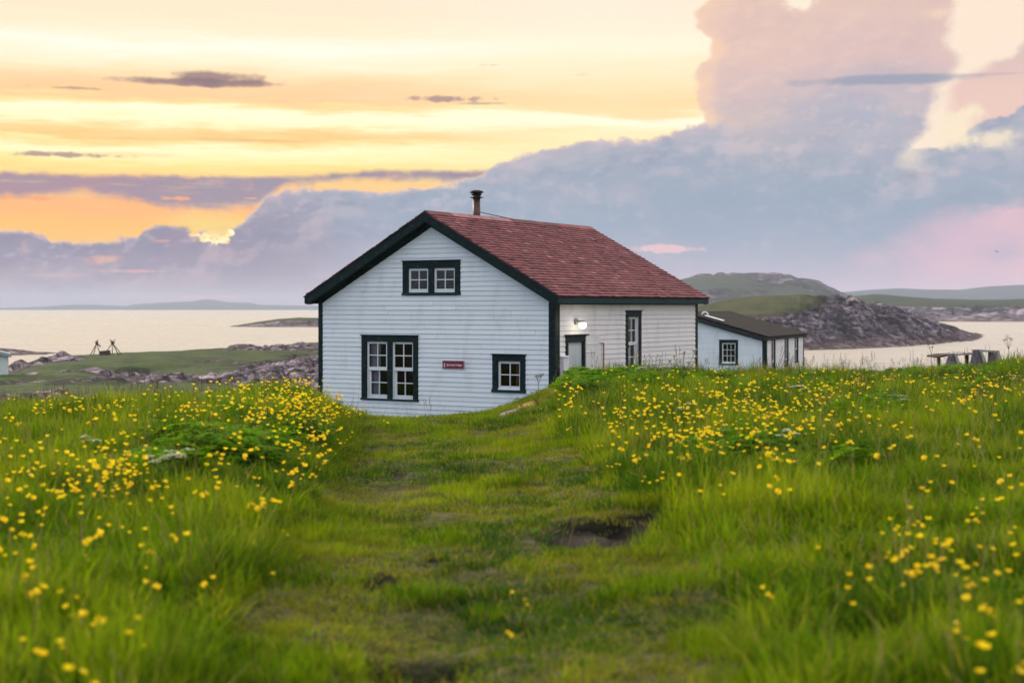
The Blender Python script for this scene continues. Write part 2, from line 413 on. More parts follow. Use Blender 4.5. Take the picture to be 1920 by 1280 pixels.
def m_shingle():
    m, g_, p = mat('red_shingles'); o = obco(g_); t = g_.attr('tone')
    c = g_.ramp(t, [(0, (.055,.010,.015)), (.25, (.13,.024,.035)), (.55, (.235,.045,.062)), (.85, (.32,.085,.105)), (1, (.46,.22,.22))])
    n1 = g_.noise(o, 1.4, 5, .6)
    c = g_.mix(g_.step(.45, .7, n1)*.35, c, (.32,.13,.14))
    c = g_.mix(g_.step(.56, .40, g_.noise(o, 3.1, 5, .7))*.4, c, (.13,.03,.045))
    n2 = g_.noise(g_.mapv(o, (1, 1, 1)), 34, 4, .7)
    c = g_.mix(g_.step(.62, .72, n2)*.22, c, (.44,.30,.31))
    g_.put(p.inputs['Base Color'], c); p.inputs['Roughness'].default_value = .8
    bump(g_, p, g_.noise(o, 60, 4, .7), .004, .7)
    return m
M['shingle'] = m_shingle()
def m_simple(name, c1, c2, scale=6, rough=.7, metal=0., bmp=.003, bsc=30):
    m, g_, p = mat(name); o = obco(g_)
    c = g_.mix(g_.step(.35, .65, g_.noise(o, scale, 5, .65)), c1, c2)
    g_.put(p.inputs['Base Color'], c); p.inputs['Roughness'].default_value = rough; p.inputs['Metallic'].default_value = metal
    if rough > .75: p.inputs['Specular IOR Level'].default_value = .12
    bump(g_, p, g_.noise(o, bsc, 4, .65), bmp, .6)
    return m
M['asphalt'] = m_simple('dark_roof_felt', (.005,.006,.009), (.012,.012,.017), 3, .85, 0, .004, 40)
M['deck'] = m_simple('mossy_roof_edge', (.018,.020,.018), (.05,.045,.04), 20, .9, 0, .01, 40)
M['pipe'] = m_simple('rusty_stove_pipe', (.045,.020,.012), (.12,.075,.06), 5, .5, .2)
M['iron'] = m_simple('black_iron', (.012,.012,.012), (.03,.026,.024), 12, .6, .3)
M['rust'] = m_simple('rusty_rod', (.20,.06,.035), (.30,.12,.08), 20, .8, .1)
M['timber'] = m_simple('grey_timber', (.10,.088,.105), (.19,.165,.19), 9, .85, 0, .006, 26)
M['timber_light'] = m_simple('pale_batten', (.24,.22,.22), (.40,.37,.36), 12, .8, 0, .005, 30)
M['timber_dark'] = m_simple('dark_timber', (.05,.035,.028), (.11,.08,.065), 8, .9, 0, .01, 20)
M['pole'] = m_simple('weathered_pole', (.10,.075,.055), (.18,.14,.11), 8, .9)
M['interior'] = m_simple('brown_interior', (.045,.022,.014), (.07,.035,.02), 3, .9)
M['wood_warm'] = m_simple('warm_brown_board', (.20,.075,.030), (.28,.11,.045), 7, .8)
M['curtain'] = m_simple('grey_curtain', (.42,.40,.44), (.52,.50,.52), 5, .95)
M['sign'] = m_simple('maroon_sign', (.16,.006,.022), (.20,.010,.030), 8, .45)
M['sign_edge'] = m_simple('pink_edge', (.55,.36,.42), (.62,.45,.5), 8, .6)
M['letter'] = m_simple('pale_lettering', (.78,.58,.66), (.82,.66,.72), 8, .6)
M['lampmetal'] = m_simple('grey_lamp_metal', (.30,.31,.32), (.22,.23,.24), 6, .5)
M['whitemetal'] = m_simple('white_metal', (.80,.82,.82), (.72,.74,.74), 6, .5)
M['shed'] = m_simple('pale_green_shed', (.60,.68,.62), (.66,.73,.68), 3, .8)
M['shedroof'] = m_simple('grey_shed_roof', (.22,.27,.28), (.32,.36,.37), 3, .8)
def m_glass():
    m = bpy.data.materials.new('window_glass'); m.use_nodes = True; n = m.node_tree; n.nodes.clear(); g_ = G(n)
    tr = g_.n('ShaderNodeBsdfTransparent'); tr.inputs[0].default_value = (.8,.82,.84,1)
    gl = g_.n('ShaderNodeBsdfGlossy'); gl.inputs['Roughness'].default_value = .03; gl.inputs[0].default_value = (.9,.9,.9,1)
    fr = g_.n('ShaderNodeFresnel'); fr.inputs[0].default_value = 1.5
    mx = g_.n('ShaderNodeMixShader'); n.links.new(fr.outputs[0], mx.inputs[0]); n.links.new(tr.outputs[0], mx.inputs[1]); n.links.new(gl.outputs[0], mx.inputs[2])
    o = g_.n('ShaderNodeOutputMaterial'); n.links.new(mx.outputs[0], o.inputs[0]); return m
M['glass'] = m_glass()
def m_emit(name, c, s):
    m = bpy.data.materials.new(name); m.use_nodes = True; p = m.node_tree.nodes['Principled BSDF']
    p.inputs['Base Color'].default_value = (.9,.9,.85,1); p.inputs['Emission Color'].default_value = (*c, 1); p.inputs['Emission Strength'].default_value = s
    return m
M['lamp'] = m_emit('lit_lamp_glass', (1,.92,.70), 4)

def m_grass(name, ca, cb, cc, trans=.45, dry=.25, rough=.5):
    m = bpy.data.materials.new(name); m.use_nodes = True; n = m.node_tree; n.nodes.clear(); g_ = G(n)
    oi = g_.n('ShaderNodeObjectInfo'); rn = S(n, oi.outputs['Random']); loc = S(n, oi.outputs['Location'])
    t = g_.attr('tone')
    pt = g_.noise(loc, .55, 4, .6); pt2 = g_.noise(loc, 2.3, 3, .6)
    pt3 = g_.noise(loc, 6., 3, .6)
    c = g_.mix((rn*.35+t*.45+pt3*.5-.12).sat(), ca, cb)
    c = g_.mix(g_.step(.42, .62, pt)*.65, c, cc)
    c = g_.mix(g_.step(.50, .34, pt2)*.55, c, tuple(v*.45 for v in ca))
    c = g_.mix(g_.step(.52, .75, pt2)*dry + g_.step(.93, .97, t)*.8, c, (.34,.27,.07))
    p = g_.n('ShaderNodeBsdfPrincipled'); g_.put(p.inputs['Base Color'], c); p.inputs['Roughness'].default_value = .65
    p.inputs['Specular IOR Level'].default_value = .03
    tl = g_.n('ShaderNodeBsdfTranslucent'); g_.put(tl.inputs[0], g_.mix(1., c, (1.5,1.35,.6), 'MULTIPLY'))
    mx = g_.n('ShaderNodeMixShader'); mx.inputs[0].default_value = trans
    n.links.new(p.outputs[0], mx.inputs[1]); n.links.new(tl.outputs[0], mx.inputs[2])
    o = g_.n('ShaderNodeOutputMaterial'); n.links.new(mx.outputs[0], o.inputs[0]); return m
M['grass'] = m_grass('meadow_grass', (.014,.060,.002), (.165,.290,.006), (.255,.335,.008))
M['dark_shade'] = m_grass('dark_shade_grass', (.008,.042,.003), (.065,.165,.006), (.06,.14,.006), .35, .08)  # dark green of scattered clumps and weeds; also stands in for corner shade
M['turf'] = m_grass('trodden_turf', (.045,.082,.005), (.260,.310,.016), (.310,.300,.026), .3, .5)
M['leaf'] = m_grass('broad_leaves', (.050,.17,.008), (.17,.36,.012), (.16,.33,.010), .4, .0)
M['straw'] = m_grass('straw_stalk', (.30,.24,.09), (.46,.38,.16), (.36,.34,.12), .3, .0)
M['stem'] = m_grass('green_stem', (.07,.15,.02), (.11,.19,.03), (.10,.18,.03), .2, .1)
M['seed'] = m_grass('brown_seed_stalk', (.08,.06,.035), (.14,.10,.05), (.12,.11,.045), .2, .3)
def m_petal(name, c1, c2, tr=.25):
    m = bpy.data.materials.new(name); m.use_nodes = True; n = m.node_tree; n.nodes.clear(); g_ = G(n)
    c = g_.mix(g_.attr('tone'), c1, c2)
    p = g_.n('ShaderNodeBsdfPrincipled'); g_.put(p.inputs['Base Color'], c); p.inputs['Roughness'].default_value = .45
    tl = g_.n('ShaderNodeBsdfTranslucent'); g_.put(tl.inputs[0], c)
    mx = g_.n('ShaderNodeMixShader'); mx.inputs[0].default_value = tr
    n.links.new(p.outputs[0], mx.inputs[1]); n.links.new(tl.outputs[0], mx.inputs[2])
    o = g_.n('ShaderNodeOutputMaterial'); n.links.new(mx.outputs[0], o.inputs[0]); return m
M['petal'] = m_petal('yellow_petals', (.94,.56,.004), (1.,.82,.012), .4)
M['umbel'] = m_petal('cream_umbels', (.62,.66,.42), (.78,.78,.60))

ROCK_A, ROCK_B, ROCK_C = (.235,.185,.225), (.095,.072,.092), (.018,.015,.021)
def comb_in(g_, s_):
    n = g_.n('ShaderNodeCombineColor')
    for i in range(3): g_.nt.links.new(s_.k, n.inputs[i])
    return n.outputs[0]
def m_land(name, soil=False, rs=1., greens=((.010,.026,.005),(.045,.078,.013),(.11,.12,.028)), fine=1., warm=0.):
    m, g_, p = mat(name); o = poco(g_)
    rk = g_.attr('rock')
    n1 = g_.noise(o, .35*fine, 6, .65); n2 = g_.noise(o, 1.7*fine, 6, .7); n3 = g_.noise(g_.mapv(o, (1,1,2.5)), .9*rs, 7, .75)
    gr = g_.mix(g_.step(.35, .65, n1), greens[0], greens[1]); gr = g_.mix(g_.step(.5, .72, n2)*.7, gr, greens[2])
    rc = g_.ramp(n3, [(.34, ROCK_C), (.45, ROCK_B), (.53, ROCK_A), (.62, (.42,.34,.39)), (.72, (.19,.13,.15))])
    vo = g_.n('ShaderNodeTexVoronoi'); vo.feature = 'DISTANCE_TO_EDGE'
    wv = g_.n('ShaderNodeVectorMath'); wv.operation = 'MULTIPLY_ADD'; g_.nt.links.new(g_.noise(o, .5*rs, 4, .6, out=1).k, wv.inputs[0]); wv.inputs[1].default_value = (3/rs,)*3; g_.nt.links.new(o.k, wv.inputs[2])
    g_.put(vo.inputs['Vector'], g_.mapv(S(g_.nt, wv.outputs[0]), (1, .8, 2.2))); vo.inputs['Scale'].default_value = .42*rs
    crk = g_.step(0., .16, S(g_.nt, vo.outputs['Distance']))
    vc = g_.n('ShaderNodeTexVoronoi'); g_.put(vc.inputs['Vector'], g_.mapv(S(g_.nt, wv.outputs[0]), (1, .8, 2.2))); vc.inputs['Scale'].default_value = .42*rs
    vcs = g_.n('ShaderNodeSeparateColor'); g_.put(vcs.inputs[0], S(g_.nt, vc.outputs['Color']))
    rc = g_.mix(1., rc, S(g_.nt, comb_in(g_, S(g_.nt, vcs.outputs[0])*.9+.5)), 'MULTIPLY')
    rc = g_.mix((1.-crk)*.85, rc, (.014,.012,.016))
    if warm: 
        rc = g_.mix(g_.attr('warm')*warm, rc, (.30,.17,.15), 'MIX')
    fac = g_.step(.40, .60, rk + (n2-.5)*.5)
    c = g_.mix(fac, gr, rc)
    if soil:
        th = g_.mix(g_.step(.4,.6,g_.noise(o, 9, 4, .7)), (.045,.050,.016), (.095,.085,.035))
        c = g_.mix(g_.attr('near'), c, th)
        sc = g_.mix(g_.step(.4,.6,n2), (.008,.006,.005), (.028,.021,.017))
        c = g_.mix(g_.attr('soil'), c, sc)
        oc = g_.mix(g_.step(.4,.6,g_.noise(o, 18, 4, .7)), (.42,.22,.09), (.30,.17,.08))
        c = g_.mix(g_.attr('ochre'), c, oc)
    g_.put(p.inputs['Base Color'], c); p.inputs['Roughness'].default_value = .95; p.inputs['Specular IOR Level'].default_value = .15
    bump(g_, p, (n3*.7+crk*.5)*fac + n2*.4, .5/rs, 1.)
    return m

# ------------------------------------------------------------------ ground
COLS = np.array([-700, -100, 0, 130, 300, 480, 560, 640, 700, 870, 930, 1000, 1060, 1200, 1400, 1600, 1760, 1920, 2100, 2700.])
def zp(py, Y): return CZ-(py-HZ)*Y/F
def prow(Y, l): return [zp(v, Y) for v in l]
ROWS = [
 (0.5, [0.05]*20), (3, [.05,.05,.05,.05,.03,0,0,0,0,0,0,0,0,0,.02,.05,.05,.08,.1,.1]),
 (6,  [.08,.08,.08,.06,.04,.02,.02,0,-.02,-.02,0,0,.0,.0,.03,.06,.08,.1,.12,.12]),
 (9,  [.10,.10,.10,.08,.06,.03,.01,-.02,-.03,-.02,-.01,-.01,.0,.03,.07,.12,.14,.16,.18,.2]),
 (12, [.08,.08,.08,.10,.10,.06,.02,-.07,-.08,-.05,-.04,-.02,.03,.09,.12,.16,.18,.2,.22,.24]),
 (15, [.02,.04,.06,.10,.12,.12,.06,-.13,-.14,-.11,-.09,-.04,.03,.12,.16,.18,.2,.22,.24,.26]),
 (18, [-0.06,-0.02,0.0,0.06,0.11,0.14,0.1,-0.2,-0.2,-0.18,-0.14,-0.07,0.04,0.16,0.164,0.14,0.14,0.16,0.18,0.2]),
 (21, [-0.2,-0.12,-0.08,-0.02,0.05,0.1,0.1,-0.26,-0.26,-0.22,-0.17,-0.04,0.1,0.19,0.148,0.1,0.08,0.08,0.08,0.08]),
 (24, [-0.4,-0.28,-0.22,-0.14,-0.06,0.04,0.07,-0.27,-0.29,-0.24,-0.18,0.0,0.2,0.25,0.138,0.05,0.03,0.01,0.01,-0.07]),
 (26.5,[-0.8,-0.6,-0.55,-0.45,-0.35,-0.2,-0.2,-0.5,-0.55,-0.5,-0.36,-0.1,0.16,0.24,0.12,0.02,0.0,-0.02,0.05,0.1]),
 (29, [-1.1,-0.9,-0.9,-0.85,-0.8,-0.7,-0.7,-0.85,-0.9,-0.9,-0.8,-0.45,-0.1,0.12,0.068,0.0,-0.02,0.12,0.24,0.18]),
 (33, [-1.5,-1.35,-1.3,-1.3,-1.2,-1.1,-1.05,-1.0,-1.0,-1.0,-1.0,-0.9,-0.6,-0.1,-0.084,-0.1,-0.06,0.16,0.31,0.26]),
 (38, [-2.0,-1.9,-1.9,-1.8,-1.6,-1.4,-1.3,-1.2,-1.1,-1.1,-1.1,-1.1,-0.9,-0.6,-0.432,-0.32,-0.22,-0.12,-0.12,-0.22]),
 (48, [-2.8,-2.7,-2.6,-2.5,-2.3,-2.2,-2.1,-2.,-2.,-2.,-1.8,-1.8,-1.7,-1.4,-1.2,-1.1,-1.,-1.,-1.4,-2]),
 (60, prow(60,[775,772,770,768,764,760,756,756,756,750,745,740,735,730])+[-1.9,-1.9,-2.3,-2.8,-3.2,-3.6]),
 (76, prow(76,[757,755,754,752,750,744,738,735,735,730,730,725,720,715])+[-2.2,-3.2,-4.2,-5,-5.5,-6]),
 (95, prow(95,[735,736,736,734,730,722,718,716,716,712,710,708,705,702])+[-4.5,-6,-7.2,-8,-8.5,-9]),
 (115,prow(115,[716,717,717,716,713,708,704,702,702,700,700,695,690,690])+[-7.5,-9,-9.5,-9.5,-9.5,-9.5]),
 (133,prow(133,[707,708,708,706,704,697,692,692,692,690,690,690,685,690])+[-9.5]*6),
 (148,prow(148,[703,703,703,698,695,688,682,680,680,680,680,680,680,695])+[-9.5]*6),
 (165,prow(165,[696,694,693,678,676,674,670,668,668,668,668,672,680,700])+[-9.5]*6),
 (188,prow(188,[702,694,689,666,660,659,658,656,656,656,660,665,690,715])+[-9.5]*6),
 (215,prow(215,[720,712,705,690,664,652,648,646,646,646,652,665,700,720])+[-9.5]*6),
 (245,prow(245,[720,715,710,705,690,662,645,641,641,646,660,690,705,710])+[-9.5]*6),
 (285,[-10]*4+[-9.8,-9,-7,-6,-6,-7,-8,-9,-9.5,-10]+[-10]*6),
 (330,[-10]*20)]
RY = np.array([r[0] for r in ROWS]); RZ = np.array([r[1] for r in ROWS])
def cr(v0, v1, v2, v3, t):   # monotone-ish catmull-rom
    m1 = (v2-v0)*.5*.8; m2 = (v3-v1)*.5*.8
    t2 = t*t; t3 = t2*t
    return (2*t3-3*t2+1)*v1+(t3-2*t2+t)*m1+(-2*t3+3*t2)*v2+(t3-t2)*m2
def table(px, Y):
    px = np.clip(px, COLS[0], COLS[-1]-1e-6); Y = np.clip(Y, RY[0], RY[-1]-1e-6)
    i = np.clip(np.searchsorted(COLS, px, 'right')-1, 0, len(COLS)-2); j = np.clip(np.searchsorted(RY, Y, 'right')-1, 0, len(RY)-2)
    s = (px-COLS[i])/(COLS[i+1]-COLS[i]); t = (Y-RY[j])/(RY[j+1]-RY[j])
    r = []
    for dj in (-1, 0, 1, 2):
        jj = np.clip(j+dj, 0, len(RY)-1)
        r.append(cr(*[RZ[jj, np.clip(i+di, 0, len(COLS)-1)] for di in (-1, 0, 1, 2)], s))
    return cr(*r, t)
TH = 0.5347; HX, HY = 0.8541, 30.0; HW, HL = 5.908, 7.036; HB = -1.05
cT, sT = math.cos(TH), math.sin(TH)
def to_house(x, y):
    dx, dy = x-HX, y-HY; return dx*cT-dy*sT, dx*sT+dy*cT
# cottage 2
T2 = R(22); C2W, C2L = 6.8, 7.7; C2X, C2Y = (1436-960)/F*60, 60.0; C2B = -1.95
c2, s2 = math.cos(T2), math.sin(T2)
def to_cot(x, y):
    dx, dy = x-C2X, y-C2Y; return dx*c2-dy*s2, dx*s2+dy*c2
SOIL = [(.58,9.75,.42,.60,.07),(.92,10.1,.36,.46,.06),(-.38,6.2,.34,.36,.16),(-.72,8.2,.18,.28,.06),(-1.12,14.6,.12,.4,.03),(.02,22.9,.42,.8,.05),(.35,23.4,.25,.5,.04),(-.45,8.9,.1,.25,.03),(-1.5,17.5,.12,.4,.03)]
OCHRE = [(.48,23.9,.40,.55),(.85,24.2,.3,.35)]
def blobs(x, y, L, n=0):
    s = np.zeros_like(x)
    for b in L:
        d = ((x-b[0])/b[2])**2+((y-b[1])/b[3])**2+n
        s = np.maximum(s, 1-sstep(.5, 1.3, d))
    return s
def pathmask(px, Y):
    ly = np.array([0, 4, 6, 8, 12, 18, 24, 30]); l = np.interp(Y, ly, [200, 330, 380, 455, 580, 655, 668, 668])
    r = np.interp(Y, ly, [1600, 1480, 1440, 1370, 1170, 1040, 1070, 1065])
    return sstep(-45, 45, px-l)*sstep(-60, 60, r-px)*(1-sstep(29, 33, Y))
def hbase(x, y, detail=True):
    Y = np.maximum(y, .5)
    px = 960+F*x/Y
    front = y > .5
    z = np.where(front, table(px, np.hypot(x*.0, Y)), .05)
    # house platforms
    lx, ly = to_house(x, y)
    dx = np.maximum(np.maximum(-HW-lx, lx), 0); dy = np.maximum(np.maximum(-ly, ly-HL), 0); dd = np.hypot(dx, dy)
    z = z+(np.minimum(z, HB+.06)-z)*(1-sstep(.5, 2.5, dd))*sstep(-2.0, .0, np.maximum(ly, lx-.0)*1.0+0)
    z = np.where(dd < .35, np.minimum(z, HB+.06+.35*sstep(-2.5, .3, lx)*(ly < 2)), z)
    lx, ly = to_cot(x, y)
    dx = np.maximum(np.maximum(-C2W-lx, lx), 0); dy = np.maximum(np.maximum(-ly, ly-C2L), 0); dd = np.hypot(dx, dy)
    z = z+(C2B+.1-z)*(1-sstep(.5, 4, dd))
    if detail:
        near = 1-sstep(35, 60, y)
        P = pathmask(px, Y)
        z = z+near*(.09*fbm(x*.7, y*.7, 3, 3)+(.035+.02*(1-P))*fbm(x*2.6, y*2.6, 3, 5))
        z = z+(1-near)*sstep(50, 90, y)*.35*fbm(x*.12, y*.12, 4, 8)
        nn = .5*fbm(x*5, y*5, 3, 9)
        for b in SOIL: z = z-b[4]*(1-sstep(.3, 1.2, ((x-b[0])/b[2])**2+((y-b[1])/b[3])**2+nn))
    return z
def rockmask(x, y):
    px = 960+F*x/np.maximum(y, 1)
    n = fbm(x*.09, y*.05, 4, 21); n2 = fbm(x*.035, y*.03, 3, 27)
    m = np.zeros_like(x)
    def gs(a, b, sa, sb): return np.exp(-((px-a)/sa)**2-((y-b)/sb)**2)
    m += 1.5*sstep(52, 60, y)*(1-sstep(80, 88, y))*(1-sstep(480, 620, px))
    m += 1.3*gs(560, 140, 130, 60)+1.0*gs(160, 146, 95, 7)+.55*gs(260, 150, 60, 9)+.8*gs(420, 120, 60, 9)+.7*gs(520, 100, 100, 16)+.6*gs(130, 172, 60, 7)+.8*gs(500, 215, 100, 14)+.7*gs(60, 140, 25, 10)
    m += .45*gs(330, 108, 50, 8)+.5*gs(340, 165, 60, 6)
    m += 1.3*n+.6*n2-.02
    return np.clip(m, -1, 1.4)*sstep(45, 58, y)
def full_h(x, y):
    z = hbase(x, y)
    rk = rockmask(x, y)
    a = sstep(.35, .8, rk)*sstep(50, 60, y)
    z = z+a*(.45*ridged(x*.16, y*.10, 5, 33)-.1+.42*blocks(x, y*.45, .20, 3)+.25*blocks(x, y*.45, .5, 4))*np.where(y > 90, 1.8, .8)
    z = z+sstep(95, 120, y)*sstep(200, 170, y)*.5*fbm(x*.1, y*.06, 4, 38)
    return z
def build_ground():
    pxs = np.arange(-260, 2190, 4.0); th = np.arctan((pxs-960)/F)
    ths = np.concatenate([np.linspace(-math.pi, th[0], 60)[:-1], th, np.linspace(th[-1], math.pi, 60)[1:]])
    rs = np.concatenate([[.02], np.geomspace(.4, 2.5, 14)[:-1], np.geomspace(2.5, 30, 330)[:-1], np.geomspace(30, 340, 330)])
    A, Rr = np.meshgrid(ths, rs)
    X = Rr*np.sin(A); Y = Rr*np.cos(A)
    Z = full_h(X.ravel(), Y.ravel()).reshape(X.shape)
    # behind and beside the viewer the land rolls on and sinks to the sea far off
    Z = np.where(Y < .5, .05-.0*Y+.1*fbm(X*.2, Y*.2, 3, 2)*sstep(1, 6, Rr), Z)
    Z = Z-sstep(150, 320, Rr)*np.where(Y < 60, 10., 0)
    nr, na = X.shape
    V = np.stack([X, Y, Z], -1).reshape(-1, 3)
    i = np.arange(nr*na).reshape(nr, na)
    q = np.stack([i[:-1, :-1], i[1:, :-1], i[1:, 1:], i[:-1, 1:]], -1).reshape(-1, 4)[:, ::-1]
    me = grid_mesh('ground', V, q)
    x, y = V[:, 0], V[:, 1]
    rk = rockmask(x, y)
    nn = .5*fbm(x*5, y*5, 3, 9)
    set_attr(me, 'rock', np.where(y > 40, rk, 0)); set_attr(me, 'near', 1-sstep(35, 50, np.hypot(x, y))); set_attr(me, 'soil', blobs(x, y, SOIL, nn)); set_attr(me, 'ochre', blobs(x, y, OCHRE, nn*1.2))
    me.materials.append(m_land('ground_cover', True, 1.))
    o = link_mesh('ground', me); tag(o, kind='structure')
def grid_mesh(name, V, q):
    me = bpy.data.meshes.new(name)
    me.vertices.add(len(V)); me.vertices.foreach_set('co', V.astype(np.float32).ravel())
    me.loops.add(len(q)*4); me.loops.foreach_set('vertex_index', q.astype(np.int32).ravel())
    me.polygons.add(len(q)); me.polygons.foreach_set('loop_start', np.arange(0, len(q)*4, 4, dtype=np.int32))
    me.polygons.foreach_set('use_smooth', np.ones(len(q), bool))
    me.update(calc_edges=True); return me
def set_attr(me, name, val, typ='FLOAT'):
    a = me.attributes.new(name, typ, 'POINT')
    a.data.foreach_set('vector' if typ == 'FLOAT_VECTOR' else 'value', np.asarray(val, np.float32 if typ != 'INT' else np.int32).ravel())
build_ground()

# ------------------------------------------------------------------ sea
def build_sea():
    me = bpy.data.meshes.new('sea'); s = 14000
    me.from_pydata([(-s,-s,SEA),(s,-s,SEA),(s,s,SEA),(-s,s,SEA)], [], [(0,1,2,3)])
    m, g_, p = mat('sea_water'); o = poco(g_)
    p.inputs['Base Color'].default_value = (.24,.23,.22,1); p.inputs['IOR'].default_value = 1.45; p.inputs['Specular IOR Level'].default_value = .8
    n1 = g_.noise(g_.mapv(o, (.35, 1, 1)), .8, 4, .6); n2 = g_.noise(g_.mapv(o, (.25, 1, 1)), .05, 3, .5)
    bump(g_, p, n1*.5+n2*1.5, 1.6, .8)
    pn = g_.noise(g_.mapv(o, (.12, 1, 1)), .012, 4, .6)
    g_.put(p.inputs['Roughness'], g_.step(.35, .65, pn)*.10+.24)
    me.materials.append(m); tag(link_mesh('sea', me), kind='structure')
build_sea()

# ------------------------------------------------------------------ far land
def ridge(name, tops, front, depth, material, nz=60, dx=3., rough=0., rsc=.1, peak=.45, rockf=None, label=None, pw=1.6, vjag=0.):
    px = np.arange(tops[0][0], tops[-1][0]+.1, dx)
    tp = np.interp(px, [t[0] for t in tops], [t[1] for t in tops])
    Yf = np.interp(px, [t[0] for t in front], [t[1] for t in front])
    t = np.linspace(0, 1, nz)
    T, PX = np.meshgrid(t, px)
    Y = Yf[:, None]+depth*T
    X = (PX-960)/F*Y
    Yc = Yf+depth*peak
    zt = CZ+(HZ-tp)/F*Yc
    gT = np.where(T < peak, 1-(1-T/peak)**pw, np.cos((T-peak)/(1-peak)*math.pi/2)**.8)
    Z0 = SEA-.6
    H = np.maximum(zt[:, None]-Z0, 0)
    Z = Z0+H*gT
    xr, yr = X.ravel(), Y.ravel()
    if rough:
        n = ridged(xr*rsc, yr*rsc*.6, 6, 41).reshape(X.shape)-.35
        n2 = fbm(xr*rsc*.35, yr*rsc*.3, 3, 47).reshape(X.shape)
        rm = rockf(PX, T, ((Z-Z0)/np.maximum(H, .5)), X, Y) if rockf else 0*X
        rk_ = sstep(.2, .7, rm)
        bl = (blocks(xr, yr*.6, rsc*1.1, 5)+.5*blocks(xr, yr*.6, rsc*2.6, 9)).reshape(X.shape)
        Z = Z+rough*((n*.6+bl*.75)*rk_+.6*n2)*np.clip(gT*2.2, 0, 1)*np.clip(H/4, .2, 1)
    nr, na = X.shape
    V = np.stack([X, Y, Z], -1).reshape(-1, 3)
    i = np.arange(nr*na).reshape(nr, na)
    q = np.stack([i[:-1, :-1], i[1:, :-1], i[1:, 1:], i[:-1, 1:]], -1).reshape(-1, 4)
    me = grid_mesh(name, V, q)
    hrel = ((Z-Z0)/np.maximum(H, .5))
    r_ = rockf(PX, T, hrel, X, Y) if rockf else np.full(X.shape, -.5)
    set_attr(me, 'rock', r_.ravel()); set_attr(me, 'warm', np.clip(1-(Z-SEA)/3.2, 0, 1).ravel())
    me.materials.append(material); o = link_mesh(name, me); tag(o, label, kind='structure')
    return o
mr = m_land('headland_rock', rs=.35, fine=.5, greens=((.034,.045,.014),(.070,.075,.026),(.10,.08,.04)), warm=.30)
mh = m_land('hill_scrub', rs=.05, fine=.06, greens=((.008,.020,.010),(.026,.046,.018),(.075,.075,.05)))
mf = m_land('far_scrub', rs=.12, fine=.12, greens=((.018,.034,.012),(.035,.052,.018),(.06,.065,.026)), warm=.35)
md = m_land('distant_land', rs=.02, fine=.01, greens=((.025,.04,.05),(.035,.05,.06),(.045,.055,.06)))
def rk_head(PX, T, h, X, Y):
    n = fbm(X.ravel()*.05, Y.ravel()*.04, 4, 51).reshape(X.shape)
    g1 = sstep(1640, 1400, PX) if False else 1-sstep(1400, 1660, PX)
    return 1.1-1.1*sstep(.45, .9, h+.25*n)*(.25+.95*g1)+.5*n
ridge('rocky_headland', [(1040,640),(1120,606),(1180,590),(1250,580),(1310,574),(1340,567),(1380,560),(1450,554),(1500,553),(1560,557),(1600,561),(1650,573),(1700,586),(1750,601),(1800,619),(1850,633),(1876,638.6)],
      [(1040,300),(1500,306),(1600,318),(1700,336),(1800,374),(1876,400)], 120, mr, 150, 2., 1.7, .16, .5, rk_head, pw=1.15)
def rk_far(PX, T, h, X, Y):
    n = fbm(X.ravel()*.02, Y.ravel()*.02, 4, 53).reshape(X.shape)
    return 1.2-1.5*sstep(.50, .75, h+.2*n)+.3*n
ridge('green_headland', [(1440,600),(1520,572),(1560,566),(1600,557),(1640,553),(1700,556),(1760,560),(1850,561),(1920,561),(2050,560),(2300,566),(2500,590)],
      [(1440,930),(1920,905),(2500,900)], 420, mf, 90, 3., 3.2, .035, .35, rk_far, pw=2.)
def rk_hill(PX, T, h, X, Y):
    n = fbm(X.ravel()*.012, Y.ravel()*.006, 4, 57).reshape(X.shape); return .9*n+.10
ridge('round_hill', [(860,591),(1000,577),(1100,558),(1200,537),(1290,520),(1350,512),(1420,508),(1480,512),(1530,520),(1556,533),(1585,548),(1620,558),(1700,574),(1800,582)],
      [(860,1250),(1800,1250)], 700, mh, 110, 3., 7., .016, .5, rk_hill, pw=1.4)
ridge('blue_ridge', [(1300,566),(1450,556),(1580,547),(1640,542),(1690,540),(1740,542.5),(1800,543),(1850,537),(1910,534),(1980,533),(2100,540),(2300,552),(2600,574)],
      [(1300,2900),(2600,2900)], 900, md, 40, 6., 3., .005, .5)
ridge('distant_shore', [(-700,570),(-400,566),(-150,574),(0,577.5),(60,576),(130,571.5),(180,571),(235,574),(250,570.5),(300,567.5),(360,565),(382,561),(400,562),(432,567),(470,567.5),(485,571),(540,572.5),(620,573),(740,575.5),(900,577.5)],
      [(-700,4500),(900,4500)], 1100, md, 30, 4., 1.5, .004, .5)
def rk_isl(PX, T, h, X, Y):
    n = fbm(X.ravel()*.03, Y.ravel()*.03, 4, 59).reshape(X.shape); return .75-.8*sstep(.6, .95, h)+.5*n
ridge('low_island', [(424,613),(436,611),(455,608),(485,603),(520,598),(560,595),(600,596),(640,599),(690,607),(720,613.5)], [(424,668),(720,668)], 60, mf, 40, 2., 1.2, .05, .45, rk_isl)
ridge('rocky_spit', [(-420,668),(-300,655),(-150,650),(0,652),(45,655),(70,658),(92,660),(112,661.5),(146,664.5)], [(-420,262),(0,273),(80,278),(146,286)], 26, mr, 50, 2., 1.2, .22, .45, lambda PX,T,h,X,Y: .9-.5*sstep(.8,1,h)+0*X)

